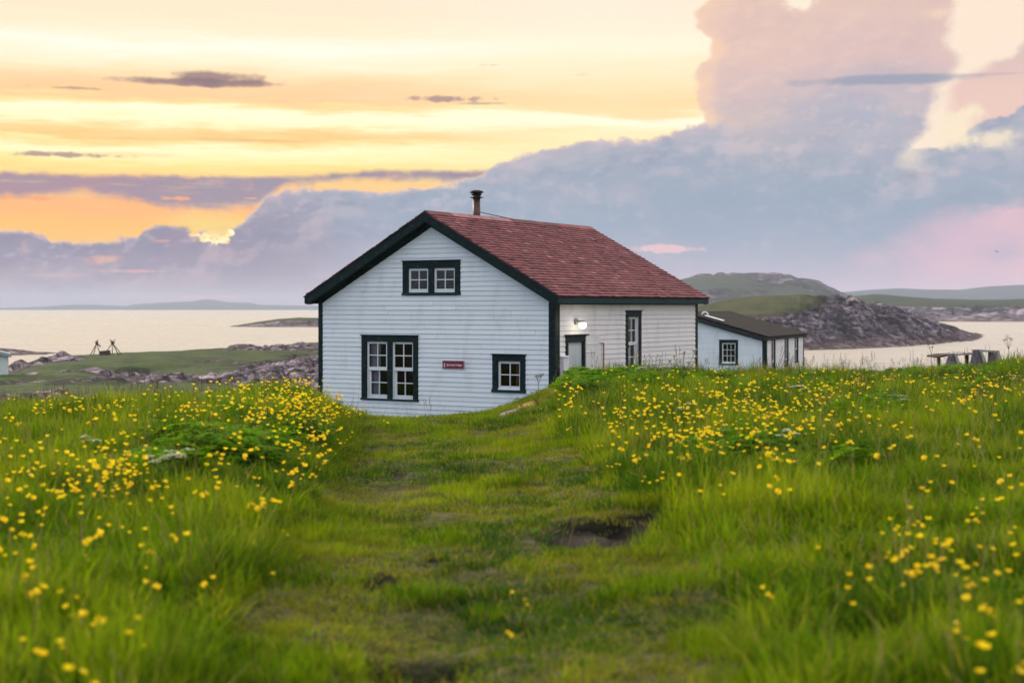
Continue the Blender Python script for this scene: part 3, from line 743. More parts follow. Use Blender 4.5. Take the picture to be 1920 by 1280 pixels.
#@@PART2
# ------------------------------------------------------------------ buildings
def siding_rows(mb, P, x0, x1, z0, z1, holes, pitch=.1, top=None, outn=.021, seed=1):
    """lapped boards; P(u, w, z) maps wall coordinates (along, outward, up) to the house; top(u)-limit gives slope ends"""
    r = random.Random(seed)
    z = z0
    while z < z1-.01:
        za, zb = z, min(z+pitch, z1)
        lo, hi = (lambda q: (max(x0, top(q)[0]), min(x1, top(q)[1])))(za) if top else (x0, x1)
        lo2, hi2 = (lambda q: (max(x0, top(q)[0]), min(x1, top(q)[1])))(zb) if top else (x0, x1)
        segs = [(lo, hi)]
        for (a, b, c, d) in holes:
            if zb > c+.012 and za < d-.012:
                ns = []
                for s, e in segs:
                    if b <= s or a >= e: ns.append((s, e)); continue
                    if a > s: ns.append((s, a))
                    if b < e: ns.append((b, e))
                segs = ns
        for s, e in segs:
            cuts = [s]
            while e-cuts[-1] > 3.2: cuts.append(cuts[-1]+r.uniform(1.6, 3.4))
            if e-cuts[-1] < .25 and len(cuts) > 1: cuts.pop()
            cuts.append(e)
            for a, b in zip(cuts[:-1], cuts[1:]):
                t = r.random(); dw = outn+r.uniform(-.002, .003); dz0 = r.uniform(-.003, .003); dz1 = dz0+r.uniform(-.003, .003)
                a2, b2 = a, b
                if a == lo and lo2 > lo: a2 = lo2
                if b == hi and hi2 < hi: b2 = hi2
                aa, bb = a+(.0015 if a != s else 0), b-(.0015 if b != e else 0)
                mb.face([P(aa, dw, za+dz0), P(bb, dw, za+dz1), P(min(b2, bb) if b2 != b else bb, .002, zb+.006), P(max(a2, aa) if a2 != a else aa, .002, zb+.006)], t)
                mb.face([P(aa, 0, za+dz0), P(bb, 0, za+dz1), P(bb, dw, za+dz1), P(aa, dw, za+dz0)], t)
        z += pitch
def pbox(mb, P, a, b, w0, w1, z0, z1, tone=None):
    t = rnd.random() if tone is None else tone
    v = [P(a,w0,z0),P(b,w0,z0),P(b,w1,z0),P(a,w1,z0),P(a,w0,z1),P(b,w0,z1),P(b,w1,z1),P(a,w1,z1)]
    i = len(mb.v); mb.v += v
    for q in ((0,3,2,1),(4,5,6,7),(0,1,5,4),(1,2,6,5),(2,3,7,6),(3,0,4,7)):
        mb.f.append(tuple(i+k for k in q)); mb.t.append(t)
def window(par, P, rect, sashes, tw=.11, head=.13, sill=.05, label=None, cap=True, mull=None, trimmat='trim', nm='window', proud=.028):
    """rect = outer trim (u0,u1,z0,z1); sashes = list of (u0,u1,z0,z1,cols,rows,depth)"""
    u0, u1, z0, z1 = rect
    mb = MB(); T = proud
    pbox(mb, P, u0, u0+tw, -.02, T, z0+sill, z1-head); pbox(mb, P, u1-tw, u1, -.02, T, z0+sill, z1-head)
    pbox(mb, P, u0, u1, -.02, T+.003, z1-head, z1)
    if cap: pbox(mb, P, u0-.018, u1+.018, 0, T+.03, z1, z1+.018)
    if mull: pbox(mb, P, mull[0], mull[1], -.02, T-.003, z0+sill, z1-head)
    # reveals
    w = mb.build(nm, M[trimmat], par, bevel=.003)
    if label: w['label'] = label
    sb = MB(); pbox(sb, P, u0-.012, u1+.012, -.02, T+.022, z0, z0+sill); sb.build('sill', M['trim2'] if trimmat == 'trim' else M[trimmat], w, bevel=.004)
    for (a, b, c, d, nc, nr, dep) in sashes:
        s = MB(); e = .048 if (b-a) > .42 else .036; eb = .075 if dep < .03 or nr < 3 else .06
        zf = -dep
        pbox(s, P, a, a+e, zf-.03, zf, c, d, .3); pbox(s, P, b-e, b, zf-.03, zf, c, d, .3)
        pbox(s, P, a+e, b-e, zf-.03, zf-.001, c, c+eb, .3); pbox(s, P, a+e, b-e, zf-.03, zf-.001, d-e, d, .3)
        for k in range(1, nc):
            m_ = a+e+(b-a-2*e)*k/nc; pbox(s, P, m_-.010, m_+.010, zf-.026, zf-.004, c+eb, d-e, .3)
        for k in range(1, nr):
            m_ = c+eb+(d-e-c-eb)*k/nr; pbox(s, P, a+e, b-e, zf-.027, zf-.006, m_-.010, m_+.010, .35)
        s.build('sash', M['sash'], w)
        gl = MB(); gl.face([P(a+e*.5, zf-.018, c+eb*.5), P(b-e*.5, zf-.018, c+eb*.5), P(b-e*.5, zf-.018, d-e*.5), P(a+e*.5, zf-.018, d-e*.5)], .5)
        gl.build('glass', M['glass'], w)
    return w
def roof_shingles(par, slopes, name='roof_shingles'):
    """slopes: list of (eave point E0, eave point E1, up-slope unit vector, normal, length)"""
    mb = MB(); r = random.Random(5)
    for E0, E1, up, nrm, Ls in slopes:
        ax = (E1-E0); Lx = ax.length; ax = ax/Lx
        n = int(round(Ls/.118)); ex = Ls/n
        for j in range(n):
            s0 = j*ex-.03; s1 = (j+1)*ex+.02
            x = r.uniform(-.12, 0); end = Lx+r.uniform(.0, .03)
            wob = r.uniform(-.004, .004)
            while x < end:
                wd = r.uniform(.08, .19); xa = max(x+.002, -.025+r.uniform(-.012, .012)); xb = min(x+wd-.003, end)
                x += wd
                if xb-xa < .02: continue
                t = min(1, max(0, r.gauss(.5, .19))); lo = s0+wob+r.uniform(-.008, .008); th0 = .030+r.uniform(-.003, .006)
                sk = r.uniform(-.004, .004)
                if r.random() < .012: th0 += .012
                a = E0+ax*xa+up*(lo+sk)+nrm*th0; b = E0+ax*xb+up*(lo-sk)+nrm*th0
                c_ = E0+ax*xb+up*s1+nrm*.006; d_ = E0+ax*xa+up*s1+nrm*.006
                mb.face([a, b, c_, d_], t)
                a0 = a-nrm*(th0-.002); b0 = b-nrm*(th0-.002)
                mb.face([a0, b0, b, a], t*.5)
                mb.face([a0, a, d_, d_-nrm*.005], t*.6); mb.face([b, b0, c_-nrm*.005, c_], t*.6)
    return mb.build(name, M['shingle'], par)

# ---- main cottage: local x along the gable wall (0 = near corner, -HW = far corner), y along the long wall, z up
house = empty('cottage', (HX, HY, HB), -TH)
tag(house, 'large white clapboard cottage with red shingle roof and dark green trim, beside the path', 'cottage')
def rz(rel): return rel+CZ-HB            # height relative to the viewer -> house height
zE, zR, oF, oS, oB = rz(.2205), rz(1.975), .266, .221, .21
SL = (zR-zE)/(HW/2+oS); XM = -HW/2
def zroof(x): return zE+(oS-abs(0)-(x if x > XM else 2*XM-x))*SL if True else 0
PF = lambda u, w, z: (u, -w, z)          # gable wall facing the path
PS = lambda u, w, z: (w, u, z)           # long wall facing right
PL = lambda u, w, z: (-HW-w, u, z)
PB = lambda u, w, z: (u, HL+w, z)
FR = .30                                 # roof surface to top of white boards
def gtop(z):
    # x range of gable at height z under the frieze
    xr = oS-(z+FR-zE)/SL; return (2*XM-xr, xr)
hol_f = [(-3.60,-2.31,rz(.30),rz(.86)), (-4.68,-3.36,rz(-1.96),rz(-.70)), (-1.36,-.75,rz(-1.66),rz(-1.07))]
mb = MB(); siding_rows(mb, PF, -HW+.02, -.02, 0.0, rz(1.70), hol_f, .0995, gtop, seed=3)
front = mb.build('gable_wall', M['siding'], house)
mb = MB(); siding_rows(mb, PS, .02, HL-.02, 0.0, rz(.14), [(.50,1.24,0,rz(-.70)), (3.26,3.86,rz(-1.45),rz(-.18))], .1035, seed=4)
mb.build('long_wall', M['siding_worn'], house)
mb = MB(); siding_rows(mb, PL, .02, HL-.02, 0.0, rz(.14), [], .1, seed=5); mb.build('rear_side_wall', M['siding'], house)
mb = MB(); siding_rows(mb, PB, -HW+.02, -.02, 0.0, rz(1.70), [], .1, gtop, seed=6); mb.build('back_gable_wall', M['siding'], house)
# corner boards
for (x0, x1, y0, y1) in ((-.125,.027,-.027,0),(0,.027,.001,.17),(-HW-.027,-HW+.085,-.027,0),(-HW-.027,-HW,.001,.12),(0,.025,HL-.10,HL),(-.12,.025,HL,HL+.025),(-HW-.025,-HW,HL-.10,HL),(-HW-.025,-HW+.12,HL,HL+.025)):
    mb = MB(); mb.box(x0, x1, y0, y1, -.05, rz(.10)); mb.build('corner_board', M['trim'], house, bevel=.003)
# inner rooms seen through the glass
mb = MB()
def room(x0,x1,y0,y1,z0,z1):
    mb.face([(x0,y1,z0),(x1,y1,z0),(x1,y1,z1),(x0,y1,z1)]); mb.face([(x0,y0,z0),(x0,y1,z0),(x0,y1,z1),(x0,y0,z1)]); mb.face([(x1,y0,z0),(x1,y1,z0),(x1,y1,z1),(x1,y0,z1)])
    mb.face([(x0,y0,z0),(x1,y0,z0),(x1,y1,z0),(x0,y1,z0)]); mb.face([(x0,y0,z1),(x1,y0,z1),(x1,y1,z1),(x0,y1,z1)])
room(-HW+.1,-.1,.09,HL-.1,.05,rz(0.0)); room(XM-1.1,XM+1.1,.09,4,rz(.12),rz(1.1))
mb.build('interior', M['interior'], house)
mb = MB(); pbox(mb, PF, -1.06, -.70, -.30, -.28, rz(-1.7), rz(-1.0)); mb.build('inner_board', M['wood_warm'], house)
mb = MB()
for k in range(12):
    a = -4.62+.022*k; w = -.12-.02*(k % 2); w2 = -.12-.02*((k+1) % 2); fl = .10*(k/12)
    mb.face([PF(a, w, rz(-1.9)), PF(a+.022, w2, rz(-1.9)), PF(a+.022, w2, rz(-.74)), PF(a, w, rz(-.74))], .5)
mb.build('curtain', M['curtain'], house)
# windows
w = window(house, PF, (-3.682,-2.229,rz(.249),rz(.967)), [(-3.545,-3.03,rz(.305),rz(.815),2,2,.015),(-2.895,-2.361,rz(.305),rz(.815),2,2,.015)], .135, .145, .045, 'small double attic window in the gable', mull=(-3.03,-2.895))
w = window(house, PF, (-4.762,-3.285,rz(-2.0),rz(-.612)),
   [(-4.633,-4.085,rz(-1.36),rz(-.74),2,2,.012),(-3.96,-3.408,rz(-1.36),rz(-.74),2,2,.012),(-4.60,-4.085,rz(-1.955),rz(-1.315),2,2,.045),(-3.925,-3.408,rz(-1.955),rz(-1.315),2,2,.045)],
   .13, .13, .04, 'tall double sash window', mull=(-4.085,-3.96))
# stiles beside the lower sashes
for a_, b_ in ((-4.633,-4.601),(-3.96,-3.926)):
    s = MB(); pbox(s, PF, a_, b_, -.05, -.012, rz(-1.955), rz(-1.361), .3); s.build('stile', M['sash'], w)
window(house, PF, (-1.45,-.666,rz(-1.744),rz(-.972)), [(-1.323,-.779,rz(-1.685),rz(-1.105),2,2,.015)], .125, .13, .055, 'small square window near the corner')
w = window(house, PS, (3.169,3.944,rz(-1.50),rz(-.09)), [(3.29,3.80,rz(-.84),rz(-.215),2,2,.03),(3.29,3.80,rz(-1.44),rz(-.80),2,2,.06)], .12, .125, .05, 'narrow sash window in the long wall')
for q_ in ((3.29, 3.36, -.055, .0, rz(-1.45), rz(-.9)),(3.80, 3.823, -.08, .004, rz(-1.45), rz(-.215))):
    s = MB(); pbox(s, PS, *q_, .3); s.build('stile', M['sash'], w)
# door
d = MB(); z1 = rz(-.715); z0 = z1-2.0
pbox(d, PS, .423, .53, -.03, .030, z0, z1); pbox(d, PS, 1.19, 1.26, -.03, .028, z0, z1); pbox(d, PS, .423, 1.30, -.03, .034, z1, z1+.13)
pbox(d, PS, .38, 1.36, 0, .075, z1+.13, z1+.155)
dr = d.build('doorway', M['trim'], house, bevel=.003)
d = MB(); k = .53
for i in range(5): pbox(d, PS, k+.002, k+.130, -.05-(.0 if i % 2 else .004), -.022, z0, z1-.005, .2+.15*i); k += .132
d.build('door', M['door'], dr, bevel=.003)
d = MB(); d.lathe([(0,0),(.022,.004),(.028,.02),(.02,.036),(0,.04)], (0,0,0)); o = d.build('handle', M['iron'], dr, True); o.location = PS(1.12, -.02, z0+.95); o.rotation_euler = (0, R(90), 0)
# white storm door folded back on the wall, and small cupboard left of the door
d = MB(); P_ = PS
pbox(d, P_, 1.262, 1.90, .026, .052, z0, rz(-.60)); pbox(d, P_, 1.262, 1.78, .052, .060, rz(-.785), rz(-.745)); pbox(d, P_, 1.262, 1.66, .052, .060, rz(-.955), rz(-.925))
d.build('storm_door', M['panelwhite'], house, bevel=.004)
d = MB(); pbox(d, P_, .20, .40, .018, .10, rz(-1.9), rz(-1.02)); pbox(d, P_, .415, .455, .018, .09, rz(-1.9), rz(-.98)); pbox(d, P_, .19, .41, .018, .12, rz(-1.02), rz(-1.0)); d.build('meter_box', M['panelwhite'], house, bevel=.004)
# rusty rod with bracket
rd = MB(); rd.tube(P_(2.051,.05,rz(-1.9)), P_(2.051,.05,rz(-.765)), .014, n=8); rd.tube(P_(1.83,.045,rz(-.765)), P_(2.06,.045,rz(-.765)), .010, n=6); rd.build('rusty_rod', M['rust'], house)
rd = MB(); rd.tube(P_(2.62,.05,rz(-1.9)), P_(2.62,.05,rz(-1.22)), .012, n=8); rd.build('rusty_rod', M['rust'], house)
# lit porch lamp
lp = MB(); pbox(lp, P_, .80, .90, .015, .05, rz(-.36), rz(-.24)); lp.tube(P_(.85,.05,rz(-.285)), P_(.85,.15,rz(-.285)), .012); 
pl = lp.build('porch_lamp', M['lampmetal'], house, bevel=.003)
lp = MB(); lp.lathe([(.0,.028),(.06,.02),(.095,0),(.098,-.008),(.0,-.008)]); o = lp.build('lamp_hood', M['lampmetal'], pl, True); o.location = P_(.87, .17, rz(-.305))
lp = MB(); lp.lathe([(.0,0),(.065,-.003),(.078,-.04),(.072,-.09),(.045,-.12),(0,-.13)]); o = lp.build('lamp_glass', M['lamp'], pl, True); o.location = P_(.87, .17, rz(-.316))
ll = bpy.data.lights.new('lamp_light', 'POINT'); ll.energy = 3.2; ll.color = (1,.90,.68); ll.shadow_soft_size = .1
lo = bpy.data.objects.new('lamp_light', ll); COL.objects.link(lo); lo.parent = house; lo.location = P_(.85, .31, rz(-.38))
# roof
def slope_pts(side):
    if side > 0: E0 = Vector((oS, -oF, zE)); E1 = Vector((oS, HL+oB, zE)); up = Vector((-1, 0, SL)).normalized()
    else: E0 = Vector((2*XM-oS, HL+oB, zE)); E1 = Vector((2*XM-oS, -oF, zE)); up = Vector((1, 0, SL)).normalized()
    nrm = (E1-E0).normalized().cross(up); 
    if nrm.z < 0: nrm = -nrm
    return E0, E1, up, nrm, math.hypot(HW/2+oS, zR-zE)
dk = MB()
for s_ in (1, -1):
    q = lambda x: x if s_ > 0 else 2*XM-x
    poly = [(q(oS), zE-.035), (q(XM), zR-.035), (q(XM), zR-.004), (q(oS), zE-.004)]
    dk.prism(poly, -oF-.004, HL+oB+.004)
roof = dk.build('roof', M['deck'], house)
roof_shingles(roof, [slope_pts(1), slope_pts(-1)])
# ragged, lichened end grain of the shingles along the front verge
ve = MB(); r_ = random.Random(9)
for s_ in (1, -1):
    n = 62
    for k in range(n):
        a = k/n; b = (k+1)/n
        xa = oS+(XM-oS)*a; xb = oS+(XM-oS)*b; za = zE+(zR-zE)*a; zb = zE+(zR-zE)*b
        if s_ < 0: xa, xb = 2*XM-xa, 2*XM-xb
        h0 = .028+r_.uniform(-.006, .014); dy = r_.uniform(.012, .035)
        ve.prism([(xa, za-.006), (xb, zb-.006), (xb, zb+h0*.4), (xa, za+h0)], -oF-dy, -oF+.05)
ve.build('verge_edge', M['deck'], roof)
rc = MB(); r_ = random.Random(10); y = -oF
while y < HL+oB:
    l_ = r_.uniform(.5, 1.3); y2 = min(y+l_, HL+oB)
    for s_ in (1, -1):
        h_ = .03+r_.uniform(0, .006)
        rc.prism([(XM, zR+h_+.012), (XM+s_*.13, zR+h_-.13*SL+.004), (XM+s_*.13, zR+h_-.13*SL-.016), (XM, zR+h_-.01)], y+.002, y2-.002)
    y = y2
rc.build('ridge_cap', M['shingle'], roof)
# rake boards, boxed eaves, friezes
for yy, nm in ((-oF, 'rake_board'), (HL+oB-.024, 'rake_board')):
    for s_ in (1, -1):
        q = lambda x: x if s_ > 0 else 2*XM-x
        zl = zE-.145; xk = oS-(zl+.185-zE)/SL if False else oS-.10
        mb = MB(); mb.prism([(q(oS), zE-.036), (q(XM), zR-.036), (q(XM), zR-.19), (q(oS-(.145-.19+.0)/SL-.05), zE-.145), (q(oS), zE-.145)] if False else
            [(q(oS), zE-.036), (q(XM), zR-.036), (q(XM), zR-.195), (q(oS-.055/SL-.02), zE-.15), (q(oS), zE-.15)], yy, yy+.024)
        mb.build(nm, M['trim'], house)
for s_ in (1, -1):   # sloping soffit under the front and back overhangs, frieze on the wall
    q = lambda x: x if s_ > 0 else 2*XM-x
    for y0, y1 in ((-oF+.025, -.03), (HL+.03, HL+oB-.025)):
        mb = MB(); mb.prism([(q(oS-.03), zE-.165), (q(XM), zR-.165+.03*SL-.02), (q(XM), zR-.15+.03*SL-.02), (q(oS-.03), zE-.150)], y0, y1)
        mb.build('soffit', M['trim'], house)
    z_at = lambda x: zE+(oS-x)*SL
    for y0, y1 in ((-.024, 0.0), (HL, HL+.024)):
        mb = MB(); mb.prism([(q(0.0), z_at(0)-FR-.04), (q(0.0), z_at(0)-.16), (q(XM), zR-.16), (q(XM), zR-FR), (q(-.07), z_at(-.07)-FR)], y0, y1)
        mb.build('frieze', M['trim'], house)
    mb = MB(); xa, xb = sorted((q(oS), q(oS-.022)))
    mb.box(xa, xb, -oF+.025, HL+oB-.025, zE-.148, zE-.037); mb.build('fascia', M['trim2'], house)
    mb = MB(); xa, xb = sorted((q(oS-.024), q(.0)))
    mb.box(xa, xb, -oF+.026, HL+oB-.026, zE-.150, zE-.132); mb.build('eave_soffit', M['trim'], house)
    mb = MB(); xa, xb = sorted((q(.0), q(.024))); mb.box(xa, xb, .03, HL-.03, rz(.07)-.02, zE-.152) if zE-.152 > rz(.07)-.01 else mb.box(xa, xb, .03, HL-.03, zE-.20, zE-.153)
    mb.build('eave_frieze', M['trim'], house)
# stove pipe behind the ridge, with its stay
def yfor(px, lx):
    k = (px-960)/F   # HX + lx*cT + y*sT = k*(HY - lx*sT + y*cT)
    return (k*(HY-lx*sT)-HX-lx*cT)/(sT-k*cT)
cx = XM-.30; cyy = yfor(893.5, cx); Yc = HY-cx*sT+cyy*cT
ztop = rz((HZ-356)/F*Yc); zb_ = zR-.30*SL-.02
ch = MB(); ch.tube((cx,cyy,zb_-.05), (cx,cyy,ztop-.17), .083, .086, 20); ch.tube((cx,cyy,zb_), (cx,cyy,zb_+.06), .10, .09, 20)
chim = ch.build('chimney', M['pipe'], roof, True)
c_ = MB(); c_.lathe([(.086,-.19),(.15,-.178),(.155,-.172),(.15,-.166),(.09,-.160),(.092,-.12),(.10,-.115)], (cx,cyy,ztop), 24)
for k in range(6):
    w_ = k*math.pi/3+.3; c_.tube((cx+.09*math.cos(w_),cyy+.09*math.sin(w_),ztop-.13), (cx+.12*math.cos(w_),cyy+.12*math.sin(w_),ztop-.06), .012, n=6)
c_.lathe([(.0,-.13),(.07,-.13),(.09,-.09),(.09,-.07),(0,-.07)], (cx,cyy,ztop), 20)
c_.lathe([(0,-.062),(.13,-.066),(.165,-.062),(.15,-.035),(.10,-.012),(.04,-.001),(0,0)], (cx,cyy,ztop), 24)
c_.build('cap', M['iron'], chim, True)
st = MB(); st.tube((cx+.08,cyy+.02,rz((HZ-398)/F*Yc)), (XM+.02, yfor(962, XM), zR+.03), .010, n=6); st.build('stay_rod', M['iron'], chim)
# maroon name board with lettering
sg = MB(); pbox(sg, PF, -2.655, -2.128, .022, .040, rz(-1.282), rz(-1.122)); 
sgo = sg.build('name_board', M['sign'], house, bevel=.004); sgo['label'] = 'maroon name board with pale italic lettering'
sg = MB(); a0, a1, b0, b1 = -2.661, -2.122, rz(-1.288), rz(-1.116)
for q in ((a0,a1,b1-.006,b1),(a0,a1,b0,b0+.006),(a0,a0+.006,b0+.006,b1-.006),(a1-.006,a1,b0+.006,b1-.006)): pbox(sg, PF, q[0], q[1], .020, .0425, q[2], q[3])
sg.build('board_edge', M['sign_edge'], sgo)
def text(body, size, loc, parent, mt, shear=.0, name='lettering', rot=(R(90),0,0), ext=.0015, spacing=1.):
    cu_ = bpy.data.curves.new(name, 'FONT'); cu_.body = body; cu_.size = size; cu_.extrude = ext; cu_.shear = shear; cu_.space_character = spacing; cu_.offset = .0012
    t_ = bpy.data.objects.new(name, cu_); COL.objects.link(t_)
    dg = bpy.context.evaluated_depsgraph_get(); me = bpy.data.meshes.new_from_object(t_.evaluated_get(dg))
    bpy.data.objects.remove(t_); bpy.data.curves.remove(cu_)
    me.name = name; me.materials.clear(); me.materials.append(mt)
    o = link_mesh(name, me, parent); o.location = loc; o.rotation_euler = rot; return o
text('Spearing Cottage', .0585, (-2.562, -.0425, rz(-1.222)), sgo, M['letter'], .35, spacing=.94)
em = MB(); ec = (-2.608, rz(-1.205))
pts_ = [(-.016,-.048),(.016,-.048),(.016,-.018),(.008,-.014),(.008,.004),(.020,.008),(.012,.026),(.004,.030),(.004,.042),(-.004,.042),(-.004,.030),(-.012,.026),(-.020,.008),(-.008,.004),(-.008,-.014),(-.016,-.018)]
em.prism([(ec[0]+a, ec[1]+b) for a, b in pts_], -.0425, -.0405)
em.build('emblem', M['letter'], sgo)

# ---- second cottage further off
cot = empty('outbuilding', (C2X, C2Y, C2B), -T2)
tag(cot, 'smaller white clapboard building with dark low-pitched roof, further off right of the cottage', 'cottage')
def qz(py, Y): return CZ+(HZ-py)/F*Y-C2B
e2, o2 = qz(630, 60), .12
r2 = qz(583.5, 62.5); S2 = (r2-e2)/(C2W/2+o2)
g2 = lambda z: (-C2W+0-(0), 0) if False else (lambda xr: (-C2W-xr, xr))(o2-(z+.26-e2)/S2)
wz1, wz0 = qz(637.5, 60.5), qz(684, 60.5)
QF = lambda u, w, z: (u, -w, z); QS = lambda u, w, z: (w, u, z)
def ux(px): k = (px-960)/F; return (k*C2Y-C2X)/(c2+k*s2)
def uy(px): k = (px-960)/F; return (k*C2Y-C2X)/(s2-k*c2)
wa, wb = ux(1348.5), ux(1384)
mb = MB(); siding_rows(mb, QF, -C2W+.02, -.02, 0, r2-.2, [(wa+.1,wb-.1,wz0+.08,wz1-.1)], .1, g2, seed=13); mb.build('gable_wall', M['siding'], cot)
sw = [(uy(1446), uy(1453)), (uy(1470.5), uy(1477.5)), (uy(1489.5), uy(1496))]
sz1 = e2-.13; sz0s = [.2, .25, qz(681, 65)]
mb = MB(); siding_rows(mb, QS, .02, C2L-.02, 0, e2-.05, [(a+.08,b-.08,max(.02,z_+.05),sz1-.08) for (a,b), z_ in zip(sw, sz0s)], .1, seed=14); mb.build('long_wall', M['siding_worn'], cot)
mb = MB(); siding_rows(mb, lambda u,w,z: (-C2W-w,u,z), .02, C2L-.02, 0, e2-.05, [], .1, seed=15); siding_rows(mb, lambda u,w,z: (u,C2L+w,z), -C2W+.02, -.02, 0, r2-.2, [], .1, g2, seed=16); mb.build('rear_wall', M['siding'], cot)
for (x0,x1,y0,y1) in ((-.14,.03,-.03,0),(0,.03,.001,.12),(-C2W-.03,-C2W+.12,-.03,0),(0,.03,C2L-.10,C2L),(-.1,.03,C2L,C2L+.03)):
    mb = MB(); mb.box(x0,x1,y0,y1,-.1,e2-.1); mb.build('corner_board', M['trim'], cot)
mb = MB(); room(-C2W+.1,-.1,.1,C2L-.1,.05,e2-.1); mb.build('interior', M['interior'], cot)
window(cot, QF, (wa,wb,wz0,wz1), [(wa+.115,wb-.095,wz0+.06,wz1-.115,3,3,.02)], .10, .11, .05, 'nine-pane window in the gable end')
for (a, b), z_ in zip(sw, sz0s):
    window(cot, QS, (a,b,z_,sz1), [(a+.10,b-.10,(z_+sz1)/2,sz1-.09,2,2,.02),(a+.10,b-.10,z_+.06,(z_+sz1)/2+.03,2,2,.05)], .10, .09, .05, None)
mb = MB(); XN = -C2W/2
for s_ in (1,-1):
    q = lambda x: x if s_ > 0 else 2*XN-x
    mb.prism([(q(o2+.04), e2-.06-.04*S2), (q(XN), r2-.06), (q(XN), r2), (q(o2+.04), e2-.04*S2)], -.22, C2L+.20)
rf2 = mb.build('roof', M['asphalt'], cot, bevel=.006)
for yy in (-.205, C2L+.17):
    for s_ in (1,-1):
        q = lambda x: x if s_ > 0 else 2*XN-x
        mb = MB(); mb.prism([(q(o2), e2-.065), (q(XN), r2-.063), (q(XN), r2-.24), (q(o2-.05), e2-.20), (q(o2), e2-.20)], yy, yy+.022); mb.build('rake_board', M['iron'], cot)
        if yy < 0:
            mb = MB(); mb.prism([(q(0), e2-.25), (q(0), e2-.07), (q(XN), r2-.07), (q(XN), r2-.27), ], -.02, .0); mb.build('frieze', M['iron'], cot)
for s_ in (1,-1):
    q = lambda x: x if s_ > 0 else 2*XN-x
    xa, xb = sorted((q(o2), q(o2-.02))); mb = MB(); mb.box(xa, xb, -.18, C2L+.16, e2-.17, e2-.066); mb.build('fascia', M['trim'], cot)
    xa, xb = sorted((q(o2-.022), q(0))); mb = MB(); mb.box(xa, xb, -.18, C2L+.16, e2-.17, e2-.155); mb.build('eave_soffit', M['trim'], cot)
# white roof hatch with a curved vent
hx0 = -2.62; zz = lambda x: e2+(o2-x)*S2
mb = MB(); mb.prism([(hx0, zz(hx0)+.03), (hx0+.75, zz(hx0+.75)+.03), (hx0+.75, zz(hx0+.75)+.07), (hx0, zz(hx0)+.07)], .35, .75); mb.build('roof_hatch', M['whitemetal'], rf2, bevel=.01)
mb = MB(); pv = None
for k in range(11):
    a = math.pi*k/10; p_ = (hx0-.02-.13*math.cos(a), .55, zz(hx0)+.08+.11*math.sin(a))
    if pv: mb.tube(pv, p_, .03, n=10)
    pv = p_
mb.build('roof_vent', M['whitemetal'], rf2, True)

# ---- small shed at the left
shY = 131.0; shx = (15.5-960)/F*shY; shz = CZ+(HZ-711)/F*shY
shed = empty('shed', (shx, shY, shz-.35), R(19.5)); tag(shed, 'small pale green shed with grey roof at the left edge, above the shore', 'shed')
mb = MB(); siding_rows(mb, PF, -4, -.0, 0, 2.72, [], .17, None, seed=20); siding_rows(mb, PS, 0, 5, 0, 2.55, [], .17, None, seed=21); siding_rows(mb, lambda u,w,z: (-4-w,u,z), 0, 5, 0, 2.55, [], .17, None, seed=21)
mb.prism([(-4,2.7),(0,2.44),(-.0,2.5),(-4,3.4)], .0, 5.); mb.build('wall', M['shed'], shed)
mb = MB(); mb.box(-4.02,.03,-.04,-.017,0,.28); mb.build('skirting', M['shed'], shed)
mb = MB(); mb.prism([(-4.4,3.62),(.22,2.42),(.22,2.54),(-4.4,3.74)], -.35, 5.3); mb.build('roof', M['shedroof'], shed)
mb = MB(); mb.prism([(-4.4,3.46),(.24,2.26),(.24,2.42),(-4.4,3.62)], -.38, -.35); mb.build('fascia', M['shedroof'], shed)

def gz(x, y): return float(full_h(np.array([x]), np.array([y]))[0])
# ---- pole frames and crate on the knoll
def frame(name, px, py_top, feet, Y, tails, label):
    x0 = (px-960)/F*Y; zt = CZ+(HZ-py_top)/F*Y
    root = empty(name, (x0, Y, gz(x0, Y))); tag(root, label, 'pole frame', 'pole frames on the grassy knoll')
    b = root.location
    for fx, dy, ex in feet:
        X = (fx-960)/F*(Y+dy); zf = gz(X, Y+dy)-.1
        p = Vector((X, Y+dy, zf))-b; q = Vector((x0, Y, zt))-b; q2 = q+(q-p).normalized()*ex
        mb = MB(); mb.tube(p, q2, .06, .045, 7); mb.build('pole', M['pole'], root, True)
    for (dx, dz, dx2, dz2) in tails:
        mb = MB(); mb.tube(Vector((dx, -.1, zt-b.z+dz)), Vector((dx2, .1, zt-b.z+dz2)), .085, .075, 7); mb.build('pole', M['pole'], root, True)
    mb = MB(); mb.lathe([(0,-.25),(.14,-.2),(.17,0),(.13,.2),(0,.24)], (0,0,zt-b.z)); mb.build('rope_lashing', M['timber_dark'], root, True)
KY = 181.0
frame('pole_frame', 181.5, 643, [(166,1.0,.4),(174,-1.2,.5),(189,-.3,.3)], KY, [(-.15,.15,.45,-.45)], 'leaning tripod of thin poles, left of the pair on the grassy knoll')
frame('pole_frame', 211, 643, [(191,.2,.6),(210.5,-1.,.3),(224.5,.6,.5),(231,-.8,.5)], KY, [(-.2,.12,.25,.02)], 'four-legged frame of thin poles, right of the pair on the grassy knoll')
x0 = (199.5-960)/F*KY; cr_ = empty('crate', (x0, KY-.4, gz(x0, KY-.4))); tag(cr_, 'dark open wooden crate under the pole frames on the knoll', 'crate')
hb = CZ+(HZ-657)/F*KY-cr_.location.z
for (x0_, x1_, y0_, y1_, nm) in ((-.55,.55,-.4,-.34,'side_panel'),(-.55,.55,.34,.4,'side_panel'),(-.6,-.55,-.4,.4,'end_panel'),(.55,.6,-.4,.4,'end_panel')):
    mb = MB()
    for k in range(3): mb.box(x0_, x1_, y0_, y1_, -.2+k*(hb+.2)/3+.015, -.2+(k+1)*(hb+.2)/3)
    o = mb.build(nm, M['timber_dark'], cr_)
cr_.rotation_euler = (0, R(-5), R(12))

